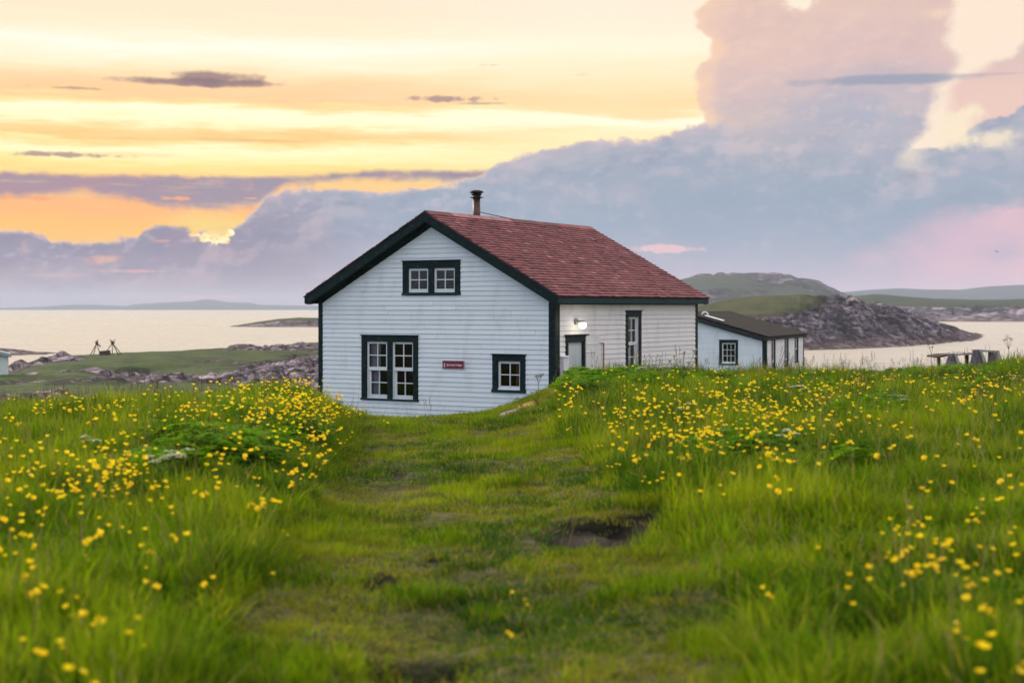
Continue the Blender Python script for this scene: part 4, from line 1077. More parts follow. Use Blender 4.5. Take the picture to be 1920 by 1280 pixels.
# ---- weathered trestle platform at the right
TY = 37.0
def tz(py, Y=TY): return CZ+(HZ-py)/F*Y
def tx(px, Y=TY): return (px-960)/F*Y
tr_ = empty('timber_trestle', (tx(1820), TY, gz(tx(1820), TY))); tag(tr_, 'low weathered grey timber trestle with leaning side boards, half sunk in grass at the right', 'trestle')
b = Vector(tr_.location)
def quadbox(pts, th, mt, nm, bev=.004):
    """slab through four corner points (px, py, Y), thickness th away from the viewer"""
    mb = MB(); P3 = [Vector((tx(p, Y), Y, tz(q, Y)))-b for p, q, Y in pts]
    n = (P3[1]-P3[0]).cross(P3[2]-P3[0]).normalized(); n = n if n.y > 0 else -n
    Q = [p+n*th for p in P3]; i = len(mb.v); mb.v += [tuple(p) for p in P3+Q]; k = len(P3)
    mb.f.append(tuple(range(k))); mb.f.append(tuple(reversed(range(k, 2*k))))
    for j in range(k): mb.f.append((j, (j+1)%k, (j+1)%k+k, j+k))
    mb.t = [.5]*len(mb.f); return mb.build(nm, M[mt], tr_, bevel=bev)
quadbox([(1825,656,37),(1838,655.5,37),(1850,690,36.9),(1818,690,36.9)], .05, 'timber', 'side_board')
quadbox([(1779,664,37),(1791,663,37),(1799,688,36.9),(1772,688,36.9)], .05, 'timber', 'side_board')
quadbox([(1837,655.5,36.93),(1841,655.5,36.93),(1852,686,36.83),(1848,687,36.83)], .09, 'timber_light', 'batten')
quadbox([(1790,663.5,36.93),(1794,663.5,36.93),(1802,686,36.83),(1798,686,36.83)], .09, 'timber_light', 'batten')
quadbox([(1868,657,37.1),(1873,657,37.1),(1884,690,37),(1878,690,37)], .09, 'timber_light', 'batten')
quadbox([(1865,660,37.5),(1869,660,37.5),(1880,690,37.4),(1875,690,37.4)], .09, 'timber_light', 'batten')
quadbox([(1856,659,38),(1866,659,38),(1876,692,38),(1858,692,38)], .06, 'timber', 'end_board')
quadbox([(1842,656.5,37.1),(1866,657,37.1),(1866,659.6,37.1),(1842,659.2,37.1)], .9, 'timber_light', 'top_rail')
quadbox([(1780,664.6,37.25),(1800,663,37.25),(1800,666,37.25),(1780,667.4,37.25)], .8, 'timber', 'top_rail')
quadbox([(1799,662.5,37.1),(1826,661.2,37.1),(1826,664.5,37.1),(1799,665.5,37.1)], .9, 'timber_light', 'top_rail')
quadbox([(1756,668,37.2),(1780,664.3,37.2),(1780,666.5,37.2),(1758,671,37.2)], .9, 'timber_dark', 'top_rail')
quadbox([(1812,664.5,37.3),(1816,664.5,37.3),(1816,690,37.3),(1812,690,37.3)], .09, 'timber_dark', 'post')
quadbox([(1855,660,37.3),(1858.5,660,37.3),(1857,690,37.3),(1853,690,37.3)], .09, 'timber', 'post')
quadbox([(1759,670,37.3),(1763,670,37.3),(1763,690,37.3),(1759,690,37.3)], .09, 'timber_dark', 'post')

# ---- gull far off
GY = 300.0; gx = (1868.5-960)/F*GY; gzz = CZ+(HZ-472)/F*GY
mb = MB()
prof = [(-1.0,.0,.0),(-.55,.10,.16),(-.15,.13,.10),(0,.14,.05),(.15,.13,.10),(.55,.10,.17),(1.05,.0,-.05)]
for (a, ca, za), (b_, cb_, zb2) in zip(prof[:-1], prof[1:]):
    mb.face([(a*.6,-ca,za),(b_*.6,-cb_,zb2),(b_*.6,cb_*.6,zb2+.01),(a*.6,ca*.6,za+.01)]); mb.face([(a*.6,-ca,za-.02),(a*.6,ca*.6,za-.01),(b_*.6,cb_*.6,zb2-.01),(b_*.6,-cb_,zb2-.02)])
i0 = len(mb.v); mb.lathe([(0,-.32),(.05,-.27),(.085,-.1),(.08,.1),(.04,.26),(.015,.36),(0,.38)], n=10)
for k in range(i0, len(mb.v)): x_, y_, z_ = mb.v[k]; mb.v[k] = (x_, -z_, y_+.03)
gl_ = mb.build('gull', M['pole'], None, True); gl_.location = (gx, GY, gzz); gl_.rotation_euler = (R(8), R(6), R(20)); tag(gl_, 'tiny gull in flight before the pink evening cloud at the right', 'bird')

# ------------------------------------------------------------------ meadow
def blade(mb, x, y, h, w, lean, az, tw=0., seg=4, tone=.5, z0=-.02, droop=1.):
    dx, dy = math.cos(az), math.sin(az); px_, py_ = -math.sin(az+tw), math.cos(az+tw)
    prev = None; i = len(mb.v)
    for k in range(seg+1):
        s = k/seg; o = lean*s**(1.6*droop); ww = w*(1-s**1.5)*.5+.0006
        c = (x+dx*o*h, y+dy*o*h, z0+h*(s-.28*lean*s*s))
        mb.v.append((c[0]-px_*ww, c[1]-py_*ww, c[2])); mb.v.append((c[0]+px_*ww, c[1]+py_*ww, c[2]))
    for k in range(seg):
        a = i+2*k; mb.f.append((a, a+1, a+3, a+2)); mb.t.append(tone)
def clump(name, n, rad, h0, h1, w0, w1, lean, mt, seed, extra=None, seg=4):
    r = random.Random(seed); mb = MB()
    for k in range(n):
        a = r.uniform(0, 6.283); rr = rad*math.sqrt(r.random())
        blade(mb, rr*math.cos(a), rr*math.sin(a), r.uniform(h0, h1)*(1-.3*(rr/rad)), r.uniform(w0, w1), r.uniform(.1, 1)*lean, r.uniform(0, 6.283) if r.random() < .5 else a+r.uniform(-.6, .6), r.uniform(-1, 1), seg, r.random())
    if extra: extra(mb, r)
    return mb.build(name, mt, link=False, smooth=True)
def leafy(name, n, rad, h, size, mt, seed):
    """low mound of lobed leaves"""
    r = random.Random(seed); mb = MB()
    for k in range(n):
        a = r.uniform(0, 6.283); rr = rad*math.sqrt(r.random()); cx_, cy_ = rr*math.cos(a), rr*math.sin(a)
        cz_ = h*(1-(rr/rad)**2*.6)*r.uniform(.5, 1)
        az = r.uniform(0, 6.283); tl = r.uniform(.1, .7); s = size*r.uniform(.6, 1.2); t = r.random()
        for lobe in (-.9, 0, .9):
            d_ = az+lobe; ux_, uy_ = math.cos(d_), math.sin(d_); vx, vy = -uy_, ux_
            L_ = s*(1 if lobe == 0 else .75); wd = L_*.33
            p0 = (cx_, cy_, cz_); p1 = (cx_+ux_*L_*.45+vx*wd, cy_+uy_*L_*.45+vy*wd, cz_+L_*.12*tl); p2 = (cx_+ux_*L_, cy_+uy_*L_, cz_-L_*.30*tl); p3 = (cx_+ux_*L_*.45-vx*wd, cy_+uy_*L_*.45-vy*wd, cz_+L_*.08)
            mb.face([p0, p1, p2], t); mb.face([p0, p2, p3], t)
        if r.random() < .5: blade(mb, cx_, cy_, cz_+.02, .004, .1, az, 0, 2, .3)
    return mb.build(name, mt, link=False)
def seedstalk(name, seed, mt, kind):
    r = random.Random(seed); mb = MB()
    for s_ in range(r.randint(2, 4)):
        h = r.uniform(.34, .62); a = r.uniform(0, 6.28); ln = r.uniform(.02, .14); x = r.uniform(-.06, .06); y = r.uniform(-.06, .06)
        top = (x+math.cos(a)*ln, y+math.sin(a)*ln, h)
        mb.tube((x, y, 0), top, .0017, .0011, 4, False, r.random())
        for k in range(9):
            f = 1-(k/9)*.28; jx, jy = r.uniform(-.02, .02)*(1 if kind else .4), r.uniform(-.02, .02)*(1 if kind else .4)
            p = (x+(top[0]-x)*f+jx, y+(top[1]-y)*f+jy, h*f)
            mb.tube(p, (p[0]+jx*.3, p[1]+jy*.3, p[2]+.016), 0.0042, .002, 4, False, r.random())
    return mb.build(name, mt, link=False)
def gn_scatter(name, protos, P, rot, scl, idx, label, mats=None):
    col = bpy.data.collections.new(name+'_kinds')
    for k, me in enumerate(protos):
        o = bpy.data.objects.new('%s_kind_%02d' % (name, k), me); col.objects.link(o)
    me = bpy.data.meshes.new(name); me.vertices.add(len(P)); me.vertices.foreach_set('co', np.asarray(P, np.float32).ravel())
    set_attr(me, 'rot', rot, 'FLOAT_VECTOR'); set_attr(me, 'scl', scl, 'FLOAT_VECTOR'); set_attr(me, 'idx', idx, 'INT')
    me.update()
    o = link_mesh(name, me); tag(o, label, None, None, 'stuff')
    ng = bpy.data.node_groups.new(name+'_scatter', 'GeometryNodeTree')
    ng.interface.new_socket('Geometry', in_out='INPUT', socket_type='NodeSocketGeometry'); ng.interface.new_socket('Geometry', in_out='OUTPUT', socket_type='NodeSocketGeometry')
    gi = ng.nodes.new('NodeGroupInput'); go = ng.nodes.new('NodeGroupOutput'); ip = ng.nodes.new('GeometryNodeInstanceOnPoints'); ci = ng.nodes.new('GeometryNodeCollectionInfo')
    ci.inputs['Collection'].default_value = col; ci.inputs['Separate Children'].default_value = True; ci.inputs['Reset Children'].default_value = True
    ip.inputs['Pick Instance'].default_value = True
    def at(n_, t_):
        a = ng.nodes.new('GeometryNodeInputNamedAttribute'); a.data_type = t_; a.inputs['Name'].default_value = n_; return [s for s in a.outputs if s.enabled and s.name == 'Attribute'][0]
    L = ng.links.new
    L(gi.outputs[0], ip.inputs['Points']); L(ci.outputs[0], ip.inputs['Instance']); L(at('idx', 'INT'), ip.inputs['Instance Index'])
    er = ng.nodes.new('FunctionNodeEulerToRotation'); L(at('rot', 'FLOAT_VECTOR'), er.inputs[0]); L(er.outputs[0], ip.inputs['Rotation']); L(at('scl', 'FLOAT_VECTOR'), ip.inputs['Scale'])
    L(ip.outputs[0], go.inputs[0])
    md_ = o.modifiers.new('scatter', 'NODES'); md_.node_group = ng
    return o
def field(n, y0, y1, pw, side):
    """like wedge, but running on for some metres past the edges of the view, at the same density"""
    yy = np.linspace(y0, y1, 2000); w0 = .40*yy*yy**-pw; w1 = (.3417*yy+side)*yy**-pw
    n = int(n*w1.sum()/w0.sum()); c = np.cumsum(w1); c = c/c[-1]
    Y = np.interp(rng.random(n), c, yy); return rng.uniform(-1, 1, n)*(.3417*Y+side), Y
def wedge(n, y0, y1, pad=.05, pw=1.):
    """random points over the seen part of the meadow, denser near the viewer"""
    uu = rng.random(n); Y = (y0**(2-pw)+uu*(y1**(2-pw)-y0**(2-pw)))**(1/(2-pw)) if pw != 2 else y0*(y1/y0)**uu
    t = rng.uniform(-.3417-pad, .3417+pad, n); return Y*t, Y
def inhouse(x, y):
    lx, ly = to_house(x, y); a = (lx > -HW-.05) & (lx < .06) & (ly > -.05) & (ly < HL+.05)
    lx, ly = to_cot(x, y); return a | ((lx > -C2W-.1) & (lx < .1) & (ly > -.1) & (ly < C2L+.1))
def tallness(x, y):
    """0 on the trodden path, 1 in the high meadow"""
    px = 960+F*x/y; P = pathmask(px, y); n = fbm(x*.8, y*.8, 3, 71)
    return np.clip(1-P*1.0+n*.35*(P < .9), 0, 1)
def scatter_grass():
    # high meadow
    tall = [clump('g%d' % k, 30, .13, .17, .36, .0035, .008, .55, M['grass'], 100+k, seg=4) for k in range(6)]
    tall = tall[:4]+[clump('gw%d' % k, 20, .15, .16, .38, .007, .014, .75, M['grass'], 110+k, seg=4) for k in range(2)]
    tall += [clump('gs%d' % k, 34, .15, .12, .26, .004, .009, .8, M['grass'], 120+k, seg=4) for k in range(3)]
    low = [clump('t%d' % k, 44, .13, .03, .075, .003, .006, .9, M['turf'], 140+k, seg=3) for k in range(5)]
    low += [clump('tg%d' % k, 38, .12, .05, .13, .003, .007, .7, M['grass'], 150+k, seg=3) for k in range(3)]
    dark_shade = [clump('d%d' % k, 30, .15, .14, .34, .004, .010, .7, M['dark_shade'], 170+k, seg=4) for k in range(3)]+[clump('dl%d' % k, 36, .13, .04, .10, .003, .007, .9, M['dark_shade'], 175+k, seg=3) for k in range(2)]
    x, y = field(62000, 1.6, 40, .55, 3.6)
    px = 960+F*x/y; T = tallness(x, y)
    sl = blobs(x, y, SOIL, .6*fbm(x*5, y*5, 3, 9)); oc = blobs(x, y, OCHRE, .5*fbm(x*5, y*5, 3, 9))
    keep = (~inhouse(x, y)) & (np.maximum(sl, oc) < rng.random(len(x))**.8*1.0+.01)
    x, y, T, px = x[keep], y[keep], T[keep], px[keep]
    z = full_h(x, y)
    n1 = 1.6*fbm(x*.6, y*.6, 3, 75); n2 = 1.8*fbm(x*2.2, y*2.2, 3, 77)
    istall = T > .45+.25*rng.standard_normal(len(x))*.3
    # thin out tall ones (their clumps cover more)
    k2 = np.where(istall, rng.random(len(x)) < .90, True)
    x, y, z, T, px, n1, n2, istall = (a[k2] for a in (x, y, z, T, px, n1, n2, istall))
    N = len(x)
    nearw = (y < 10) & (rng.random(N) < .6)
    idx = np.where(istall, np.where(nearw, rng.integers(4, 6, N), rng.integers(0, 9, N)), 9+np.where((n2 > .42) | (rng.random(N) < .12), rng.integers(5, 8, N), rng.integers(0, 5, N)))
    dk_ = np.clip(.10+1.5*fbm(x*.9, y*.7, 3, 91)+.9*np.exp(-((px-20)/360)**2-((y-4.8)/2.0)**2)+.35*np.exp(-((px-1310)/130)**2-((y-11.5)/1.8)**2)+.35*np.exp(-((px-460)/90)**2-((y-20)/2.5)**2), 0, .85)  # darker clumps: noise, shade painted at the near left, two set patches
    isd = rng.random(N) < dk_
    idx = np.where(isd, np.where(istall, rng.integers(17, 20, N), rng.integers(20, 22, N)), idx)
    hs = np.where(istall, (.40+.36*T)*(1+.6*n1+.45*n2), (.78-.0*T)*(1+.8*np.clip(n2, -.5, .6)+.5*np.clip(n1, -.4, .6)))
    hs = hs*np.where(istall & (px > 1300) & (y < 12), .95, 1)*np.where((y > 23), .8, 1)
    hs = hs*np.where((px > 1875) & (y > 26), 1.5, 1)*np.where((px > 1040) & (y > 22), 1+1.1*fbm(x*1.1, y*.8, 3, 95), 1)
    hs = np.clip(hs, .28, 1.5)*rng.uniform(.8, 1.2, N)
    ws = np.where(istall, rng.uniform(.9, 1.25, N), rng.uniform(.9, 1.3, N))*np.where(y > 20, 1.25, 1)
    rot = np.stack([rng.normal(0, .12, N), rng.normal(0, .12, N), rng.uniform(0, 6.283, N)], 1)
    gn_scatter('grass', tall+low+dark_shade, np.stack([x, y, z], 1), rot, np.stack([ws, ws, hs], 1), idx, 'green meadow grass on both sides of the trodden grass path')
    # beyond the crest towards the second building
    x, y = wedge(9000, 40, 62, .03, .8); k = (~inhouse(x, y)) & ((960+F*x/y) > 1280); x, y = x[k], y[k]; N = len(x)
    rot = np.stack([rng.normal(0, .1, N), rng.normal(0, .1, N), rng.uniform(0, 6.283, N)], 1); s = rng.uniform(.9, 1.5, N)
    gn_scatter('far_grass', tall, np.stack([x, y, full_h(x, y)], 1), rot, np.stack([s*1.4, s*1.4, s], 1), rng.integers(0, 9, N), 'grass on the slope between the two white buildings')
    # leafy herbs
    lf = [leafy('l%d' % k, 46, .20, .20, .085, M['leaf'], 200+k) for k in range(5)]
    sp = [(1100,694,50,8,50),(1230,686,40,6,30),(1390,688,40,6,24),(1660,682,50,6,40),(1720,680,30,6,30),(1895,668,30,14,50),(470,745,60,22,60),(430,820,70,22,80),(330,800,60,14,30),(1085,700,45,14,70),(1150,690,60,10,40),(1290,700,120,12,60),(1640,755,60,14,40),(1600,700,120,14,50),(1850,700,80,14,40),(1740,690,60,10,40),(300,850,60,14,20),(1500,720,200,18,60),(540,790,50,20,30),(1450,830,160,20,40)]
    pts = []
    for cx_, cy_, sx, sy, n_ in sp:
        for _ in range(n_):
            q = ground_at(rnd.gauss(cx_, sx*.6), rnd.gauss(cy_, sy*.6), .15)
            if q is not None: pts.append(q)
    P = np.array(pts); P = P[~inhouse(P[:, 0], P[:, 1])]; N = len(P); s = rng.uniform(.7, 1.3, N)
    gn_scatter('leafy_herbs', lf, P, np.stack([rng.normal(0, .15, N), rng.normal(0, .15, N), rng.uniform(0, 6.283, N)], 1), np.stack([s, s, s*rng.uniform(.7, 1.2, N)], 1), rng.integers(0, 5, N), 'bright green leafy herbs growing among the grass')
    # pale grass heads and broad weeds mixed into the sward
    def head(seed):
        r = random.Random(seed); mb = MB()
        for q in range(r.randint(1, 3)):
            h = r.uniform(.24, .42); a = r.uniform(0, 6.28); ln = r.uniform(.02, .12); x0_, y0_ = r.uniform(-.05, .05), r.uniform(-.05, .05)
            p = [Vector((x0_+math.cos(a)*ln*f*f, y0_+math.sin(a)*ln*f*f, h*f)) for f in (0, .4, .75, 1)]
            for i_ in range(3): mb.tube(p[i_], p[i_+1], .0013, .0011, 4, False, r.random())
            for k in range(8):
                f = .72+.28*k/8; c = p[2].lerp(p[3], (f-.72)/.28); w_ = r.uniform(0, 6.28); e = .012*(1-k/10)
                mb.tube(c, c+Vector((math.cos(w_)*e, math.sin(w_)*e, .012)), .0022, .0008, 4, False, r.random())
        return mb.build('hd', M['straw'], link=False)
    x, y = field(2600, 3.4, 34, .5, 2.5); k = (rng.random(len(x)) < np.clip(tallness(x, y)*.75, .05, 1)) & (~inhouse(x, y)); x, y = x[k], y[k]; N = len(x); s = rng.uniform(.75, 1.15, N)
    gn_scatter('dry_grass_heads', [head(700+k) for k in range(6)], np.stack([x, y, full_h(x, y)], 1), np.stack([rng.normal(0, .12, N), rng.normal(0, .12, N), rng.uniform(0, 6.283, N)], 1), np.stack([s, s, s], 1), rng.integers(0, 6, N), 'pale dry grass heads rising through the green meadow')
    wd = [clump('w%d' % k, 11, .05, .07, .20, .018, .034, 1., M['leaf'] if k % 2 else M['dark_shade'], 720+k, seg=4) for k in range(6)]
    x, y = field(3600, 2.5, 30, .7, 2.5); P_ = pathmask(960+F*x/y, y)
    k = (rng.random(len(x)) < np.where(P_ > .5, .35, .8)) & (~inhouse(x, y)) & (blobs(x, y, SOIL) < .3); x, y, P_ = x[k], y[k], P_[k]; N = len(x); s = rng.uniform(.6, 1.1, N)*np.where(P_ > .5, .45, 1)
    gn_scatter('broad_leaved_weeds', wd, np.stack([x, y, full_h(x, y)], 1), np.stack([rng.normal(0, .1, N), rng.normal(0, .1, N), rng.uniform(0, 6.283, N)], 1), np.stack([s, s, s], 1), rng.integers(0, 6, N), 'broad-leaved green weeds dotted through the grass')
    # brown seed stalks along the crests
    sd = [seedstalk('s%d' % k, 300+k, M['seed'], k % 2) for k in range(6)]
    x, y = wedge(2600, 14, 40, .03, .6); px = 960+F*x/y
    dens = np.where((px > 1040) & (y > 25), .28, .05)*tallness(x, y)*np.where((px < 620) & (y > 21), 2, 1)
    k = (rng.random(len(x)) < dens) & (~inhouse(x, y)); x, y = x[k], y[k]; N = len(x); s = rng.uniform(.7, 1.15, N)
    gn_scatter('seed_stalks', sd, np.stack([x, y, full_h(x, y)], 1), np.stack([rng.normal(0, .1, N), rng.normal(0, .1, N), rng.uniform(0, 6.283, N)], 1), np.stack([s, s, s], 1), rng.integers(0, 6, N), 'thin brown seed stalks standing above the grass on the crests')
_RY = np.geomspace(3.2, 44, 420)
def ground_at(px, py, h=0.3, ymax=44):
    """where a plant of height h must stand on the ground for its top to be seen in this direction"""
    t = (px-960)/F; s = (py-HZ)/F
    xs = t*_RY; zs = hbase(xs, _RY)+h
    hit = np.nonzero(zs >= CZ-s*_RY)[0]
    if not len(hit): return None
    Y = _RY[hit[0]]
    if Y > ymax or Y <= 3.3: return None
    return (t*Y, Y, float(full_h(np.array([t*Y]), np.array([Y]))[0]))
scatter_grass()

# ---- buttercups
def blossom_mb(mb, c, s, tilt, az, r):
    """five cupped petals"""
    Rm = Euler((tilt*math.cos(az), tilt*math.sin(az), r.uniform(0, 6.28))).to_matrix(); c = Vector(c)
    for k in range(5):
        a = k*2*math.pi/5; t = r.uniform(.2, 1)
        def P(rr, ang, z): return c+Rm@Vector((rr*math.cos(ang), rr*math.sin(ang), z))*s
        p0 = P(.06, a, 0); p1 = P(.72, a-.62, .22); p2 = P(1.02, a-.58, .58); p3 = P(.90, a-.28, .92); p4 = P(.93, a+.28, .90); p5 = P(1.02, a+.58, .56); p6 = P(.72, a+.62, .20); pm = P(.80, a, .34)
        for f in ((p0, p1, pm), (p1, p2, pm), (p2, p3, pm), (p3, p4, pm), (p4, p5, pm), (p5, p6, pm), (p6, p0, pm)): mb.face(f, t)
    ring = [c+Rm@Vector((.24*math.cos(w*1.047), .24*math.sin(w*1.047), .16))*s for w in range(6)]
    top = c+Rm@Vector((0, 0, .32))*s
    for w in range(6): mb.face([ring[w], ring[(w+1) % 6], top], 0.)
def make_buttercup_meshes(seed):
    r = random.Random(seed); st_ = MB(); bl = MB()
    h = r.uniform(.25, .39); n = r.choice([1, 1, 1, 2, 2, 3]); tips = []
    lean = r.uniform(-.06, .06), r.uniform(-.06, .06)
    base = Vector((0, 0, -.02)); fork = Vector((lean[0]*.5, lean[1]*.5, h*.55)); st_.tube(base, fork, .0022, .0018, 5, False, .4)
    for k in range(n):
        a = r.uniform(0, 6.28); d = r.uniform(.03, .11) if n > 1 else .02
        tip = Vector((lean[0]+math.cos(a)*d, lean[1]+math.sin(a)*d, h*(1 if k == 0 else r.uniform(.78, 1.02))))
        mid = (fork+tip)/2+Vector((0, 0, .015)); st_.tube(fork, mid, .0018, .0015, 5, False, .5); st_.tube(mid, tip, .0015, .0012, 5, False, .6)
        tips.append(tip)
    for k in range(4): blade(st_, 0, 0, r.uniform(.08, .18), .010, .7, r.uniform(0, 6.28), 0, 3, r.random())
    for tip in tips: blossom_mb(bl, tip, r.uniform(.0125, .019), r.uniform(.0, 1.1), r.uniform(0, 6.28), r)
    return st_.build('stem', M['stem'], link=False), bl.build('blossom', M['petal'], link=False)
BM = [make_buttercup_meshes(400+k) for k in range(8)]
def flower_spots():
    """bearing/drop spots of the flower drifts (photo-like density), each then rooted on the ground"""
    G_ = [ # cx, cy, sx, sy, n
     (560,737,84,28,230),(602,772,36,40,85),(470,748,120,26,60),(330,752,190,13,45),(120,762,140,10,45),(560,820,50,50,34),(440,795,120,36,26),(330,840,150,40,22),
     (170,870,110,26,60),(90,900,90,40,34),(240,865,60,24,22),(240,960,130,60,20),(90,1010,80,70,14),(470,960,70,50,9),(520,900,60,40,8),(60,1100,70,80,9),(200,1120,70,80,6),(880,890,60,60,4),
     (1350,768,165,42,170),(1240,795,110,46,70),(1180,768,70,26,34),(1420,795,110,32,70),(1560,728,170,18,60),(1720,728,150,20,50),(1860,712,80,16,60),(1640,785,110,26,20),(1320,700,180,10,40),(1500,698,180,9,36),
     (1780,850,120,60,12),(1880,900,60,60,10),(1760,960,90,60,14),(1850,1000,60,60,9),(1650,1050,90,60,7),(1750,1090,110,50,8),(1880,1130,40,60,8),(1900,1220,30,40,6),(1480,950,160,60,6),(1380,870,120,26,14),(1560,1080,60,50,2),(1000,720,40,8,4),(960,752,40,14,10),(760,775,60,6,8),(1640,1000,80,60,4)]
    out = []
    for cx_, cy_, sx, sy, n in G_:
        for _ in range(int(n*.9)):
            # drifts: cluster in little groups
            px, py = rnd.gauss(cx_, sx), rnd.gauss(cy_, sy)
            if px < -60 or px > 1990 or py > 1330: continue
            out.append((px, py))
            if rnd.random() < .2: out.append((px+rnd.gauss(0, 14), py+rnd.gauss(0, 8)))
    out += [(955,1085),(990,1084),(958,1096),(1444,1076),(485,1112),(541,1040)]
    return out
def plant_buttercups():
    pts = []
    for px, py in flower_spots():
        q = ground_at(px, py, rnd.uniform(.25, .34) if py < 1250 else .28)
        if q is None: continue
        x, y, z = q
        if inhouse(np.array([x]), np.array([y]))[0]: continue
        P = float(pathmask(np.array([960+F*x/y]), np.array([y]))[0])
        if P > .75 and rnd.random() < .9 and not (940 < px < 1000 and py > 1000): continue
        pts.append((x, y, z, rnd.randrange(8), rnd.uniform(.75, 1.15)*(.62 if P > .6 else 1)*(.86 if y < 9 else 1), rnd.uniform(0, 6.28)))
    pts.sort(key=lambda p: p[1])
    near, far = pts[:300], pts[300:]
    print('buttercups', len(pts), 'nearest group to', near[-1][1])
    for x, y, z, k, s, a in near:
        root = empty('buttercup', (x, y, z), a, s)
        px = 960+F*x/y
        if y < 8.5: lab = 'blurred yellow buttercup close to the viewer in the %s' % ('dark grass at the lower left' if px < 700 else 'tall grass at the lower right' if px > 1250 else 'short grass of the path')
        elif px < 800: lab = 'yellow buttercup on a thin green stem in the meadow left of the path'
        elif px < 1100: lab = 'small yellow buttercup in the short grass of the path'
        else: lab = 'yellow buttercup on a thin green stem in the meadow right of the path'
        tag(root, lab, 'flower', 'yellow buttercups scattered through the meadow')
        for nm, me in (('stem', BM[k][0]), ('blossom', BM[k][1])):
            o = bpy.data.objects.new(nm, me); COL.objects.link(o); o.parent = root
    joined = []
    for k, (a_, b_) in enumerate(BM):
        bmn = bmesh.new(); bmn.from_mesh(a_); nf_ = len(bmn.faces); bmn.from_mesh(b_); bmn.faces.ensure_lookup_table()
        for f in bmn.faces[nf_:]: f.material_index = 1
        me = bpy.data.meshes.new('b%d' % k); bmn.to_mesh(me); bmn.free(); me.materials.append(M['stem']); me.materials.append(M['petal']); joined.append(me)
    P = np.array([p[:3] for p in far]); N = len(P); s = np.array([p[4] for p in far])*1.02
    gn_scatter('distant_buttercups', joined, P, np.stack([np.zeros(N), np.zeros(N), np.array([p[5] for p in far])], 1), np.stack([s, s, s], 1), np.array([p[3] for p in far]), 'drifts of small yellow buttercups further off in the meadow')
plant_buttercups()

# ---- cream umbels (cow parsley)
def umbel_plant(seed, h, heads, spread, dry=False):
    r = random.Random(seed); st_ = MB(); um = MB()
    top = Vector((r.uniform(-.04, .04), r.uniform(-.04, .04), h*.7)); st_.tube((0,0,-.03), top, .006, .004, 6, False, .5)
    for k in range(heads):
        a = k*6.283/heads+r.uniform(-.4, .4); d = r.uniform(.3, 1)*spread; c = Vector((top.x+math.cos(a)*d, top.y+math.sin(a)*d, h*r.uniform(.88, 1.04)))
        st_.tube(top, c-Vector((0,0,.04)), .0035, .0025, 5, False, .5)
        R_ = r.uniform(.03, .065)
        for j in range(26):
            w_ = r.uniform(0, 6.283); q_ = R_*math.sqrt(r.random()); p = c+Vector((q_*math.cos(w_), q_*math.sin(w_), -.25*q_*q_/R_+r.uniform(-.004, .004)))
            if j % 2 == 0: st_.tube(c-Vector((0,0,.04)), p, .0012, .001, 3, False, .5)
            s = .0085; n_ = r.uniform(0, 1.5); t = r.random()
            um.face([p+Vector((s*math.cos(n_+q*1.571), s*math.sin(n_+q*1.571), r.uniform(-.002, .002))) for q in range(4)], t)
    for k in range(7):
        a = r.uniform(0, 6.28); blade(st_, 0, 0, r.uniform(.12, .3), .03, .9, a, 0, 3, r.random())
    return st_.build('stem', M['seed'] if dry else M['stem'], link=False), um.build('umbel', M['seed'] if dry else M['umbel'], link=False)
UMS = [(1278,668,.95,7,.16,False,'tall branching cow parsley before the right end of the cottage long wall'),
 (1500,728,.45,5,.12,False,'wide cream cow parsley head in the right meadow below the second building'),
 (1205,690,.42,5,.12,False,'flat cream cow parsley before the middle of the cottage long wall'),
 (300,858,.42,6,.13,False,'cream cow parsley in the middle of the left meadow'),
 (318,848,.40,4,.10,False,'paler small cow parsley just behind the cream one in the left meadow'),
 (1280,760,.40,3,.08,False,'low cream cow parsley among dense buttercups right of the path'),
 (1068,690,.40,4,.11,False,'cow parsley in the leafy tuft at the near corner of the cottage'),
 (1900,706,.40,4,.12,False,'cow parsley at the right edge below the timber trestle'),
 (1745,650,.75,4,.10,True,'dry brown umbel stalk standing against the water left of the trestle'),
 (1892,634,.85,5,.12,True,'tall dark dry umbel stalk at the right edge against the water'),
 (1690,745,.36,3,.09,False,'small cream cow parsley low in the right meadow left of the trestle'),
 (1470,812,.36,4,.10,False,'cream cow parsley nearest the viewer in the right meadow'),
 (172,822,.36,3,.08,False,'thin cream cow parsley at the far left of the left meadow'),
 (1008,704,.50,4,.09,True,'thin dry stalk standing before the gable wall right of the small window')]
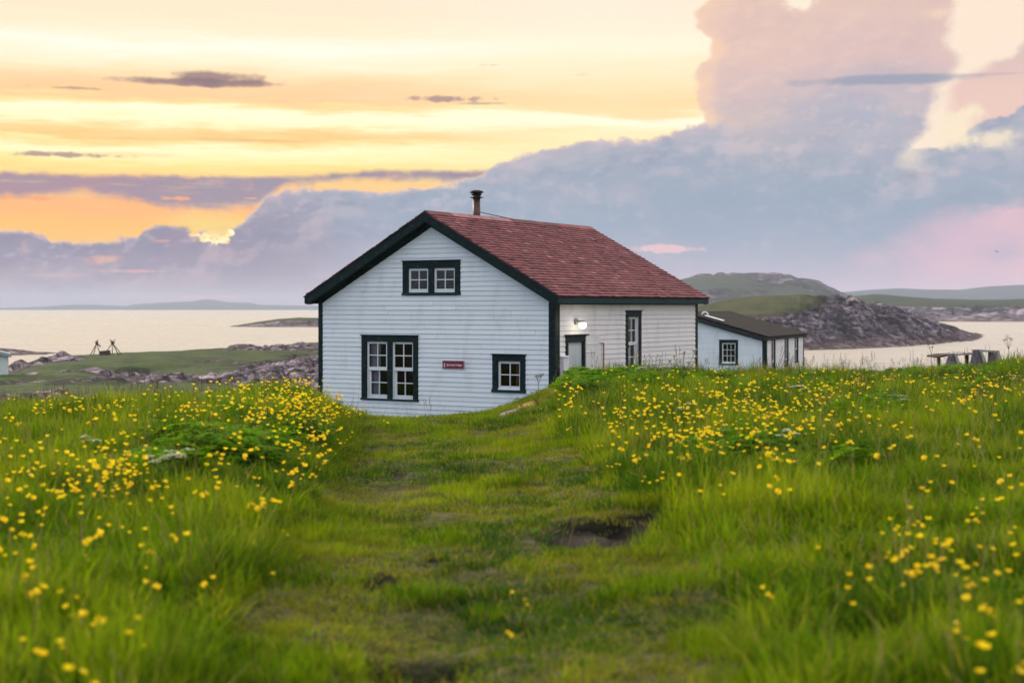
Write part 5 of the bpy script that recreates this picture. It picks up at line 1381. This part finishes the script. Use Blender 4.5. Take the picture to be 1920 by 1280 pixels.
for k, (px, py, h, hd, spr, dry, lab) in enumerate(UMS):
    q = ground_at(px, py, h*.95)
    if q is None or inhouse(np.array([q[0]]), np.array([q[1]]))[0]:
        Y = 27.5; t = (px-960)/F; q = (t*Y, Y, gz(t*Y, Y))
    root = empty('cow_parsley', q, rnd.uniform(0, 6)); tag(root, lab, 'wildflower', 'cow parsley plants')
    a_, b_ = umbel_plant(600+k, h, hd, spr, dry)
    for nm, me in (('stem', a_), ('umbel', b_)):
        o = bpy.data.objects.new(nm, me); COL.objects.link(o); o.parent = root

# ---- pale stone lying at the bare patch on the path
def stone(name, loc, size, seed, mt, label):
    bm = bmesh.new(); bmesh.ops.create_icosphere(bm, subdivisions=4, radius=1)
    for v in bm.verts:
        p = v.co; n = 1+.22*float(fbm(np.array([p.x*1.3+seed]), np.array([p.y*1.3+p.z]), 3, seed)[0])+.08*float(fbm(np.array([p.x*5]), np.array([p.y*5+p.z*3]), 2, seed)[0])
        v.co = Vector((p.x*size[0]*n, p.y*size[1]*n, p.z*size[2]*n))
    me = bpy.data.meshes.new(name); bm.to_mesh(me); bm.free(); me.polygons.foreach_set('use_smooth', [True]*len(me.polygons)); me.materials.append(mt)
    o = link_mesh(name, me); o.location = loc; o.rotation_euler = (R(8), R(-12), rnd.uniform(-.3, .3)); tag(o, label, 'stone')
M['stone'] = m_simple('mauve_stone', (.24,.20,.22), (.42,.37,.39), 5, .9, 0, .02, 14)
stone('stone', (.03, 23.1, gz(.03, 23.1)-.02), (.26,.16,.075), 3, M['stone'], 'pale mauve stone half buried in bare soil on the path near the cottage')
stone('stone', (-.13, 22.9, gz(-.13, 22.9)-.02), (.13,.10,.05), 5, M['stone'], 'smaller dark stone beside the pale mauve stone on the path')

# ------------------------------------------------------------------ haze
def haze():
    s = 7000; mb = MB(); mb.box(-s, s, -s, s, SEA-1.2, 56.)
    m = bpy.data.materials.new('haze_air'); m.use_nodes = True; n = m.node_tree; n.nodes.clear()
    v = n.nodes.new('ShaderNodeVolumePrincipled'); v.inputs['Density'].default_value = 1.6e-4; v.inputs['Color'].default_value = (.74,.82,1,1); v.inputs['Anisotropy'].default_value = 0.
    o_ = n.nodes.new('ShaderNodeOutputMaterial'); n.links.new(v.outputs[0], o_.inputs['Volume'])
    o = mb.build('haze', m); tag(o, 'thin evening haze over the bay', None, None, 'stuff')
haze()
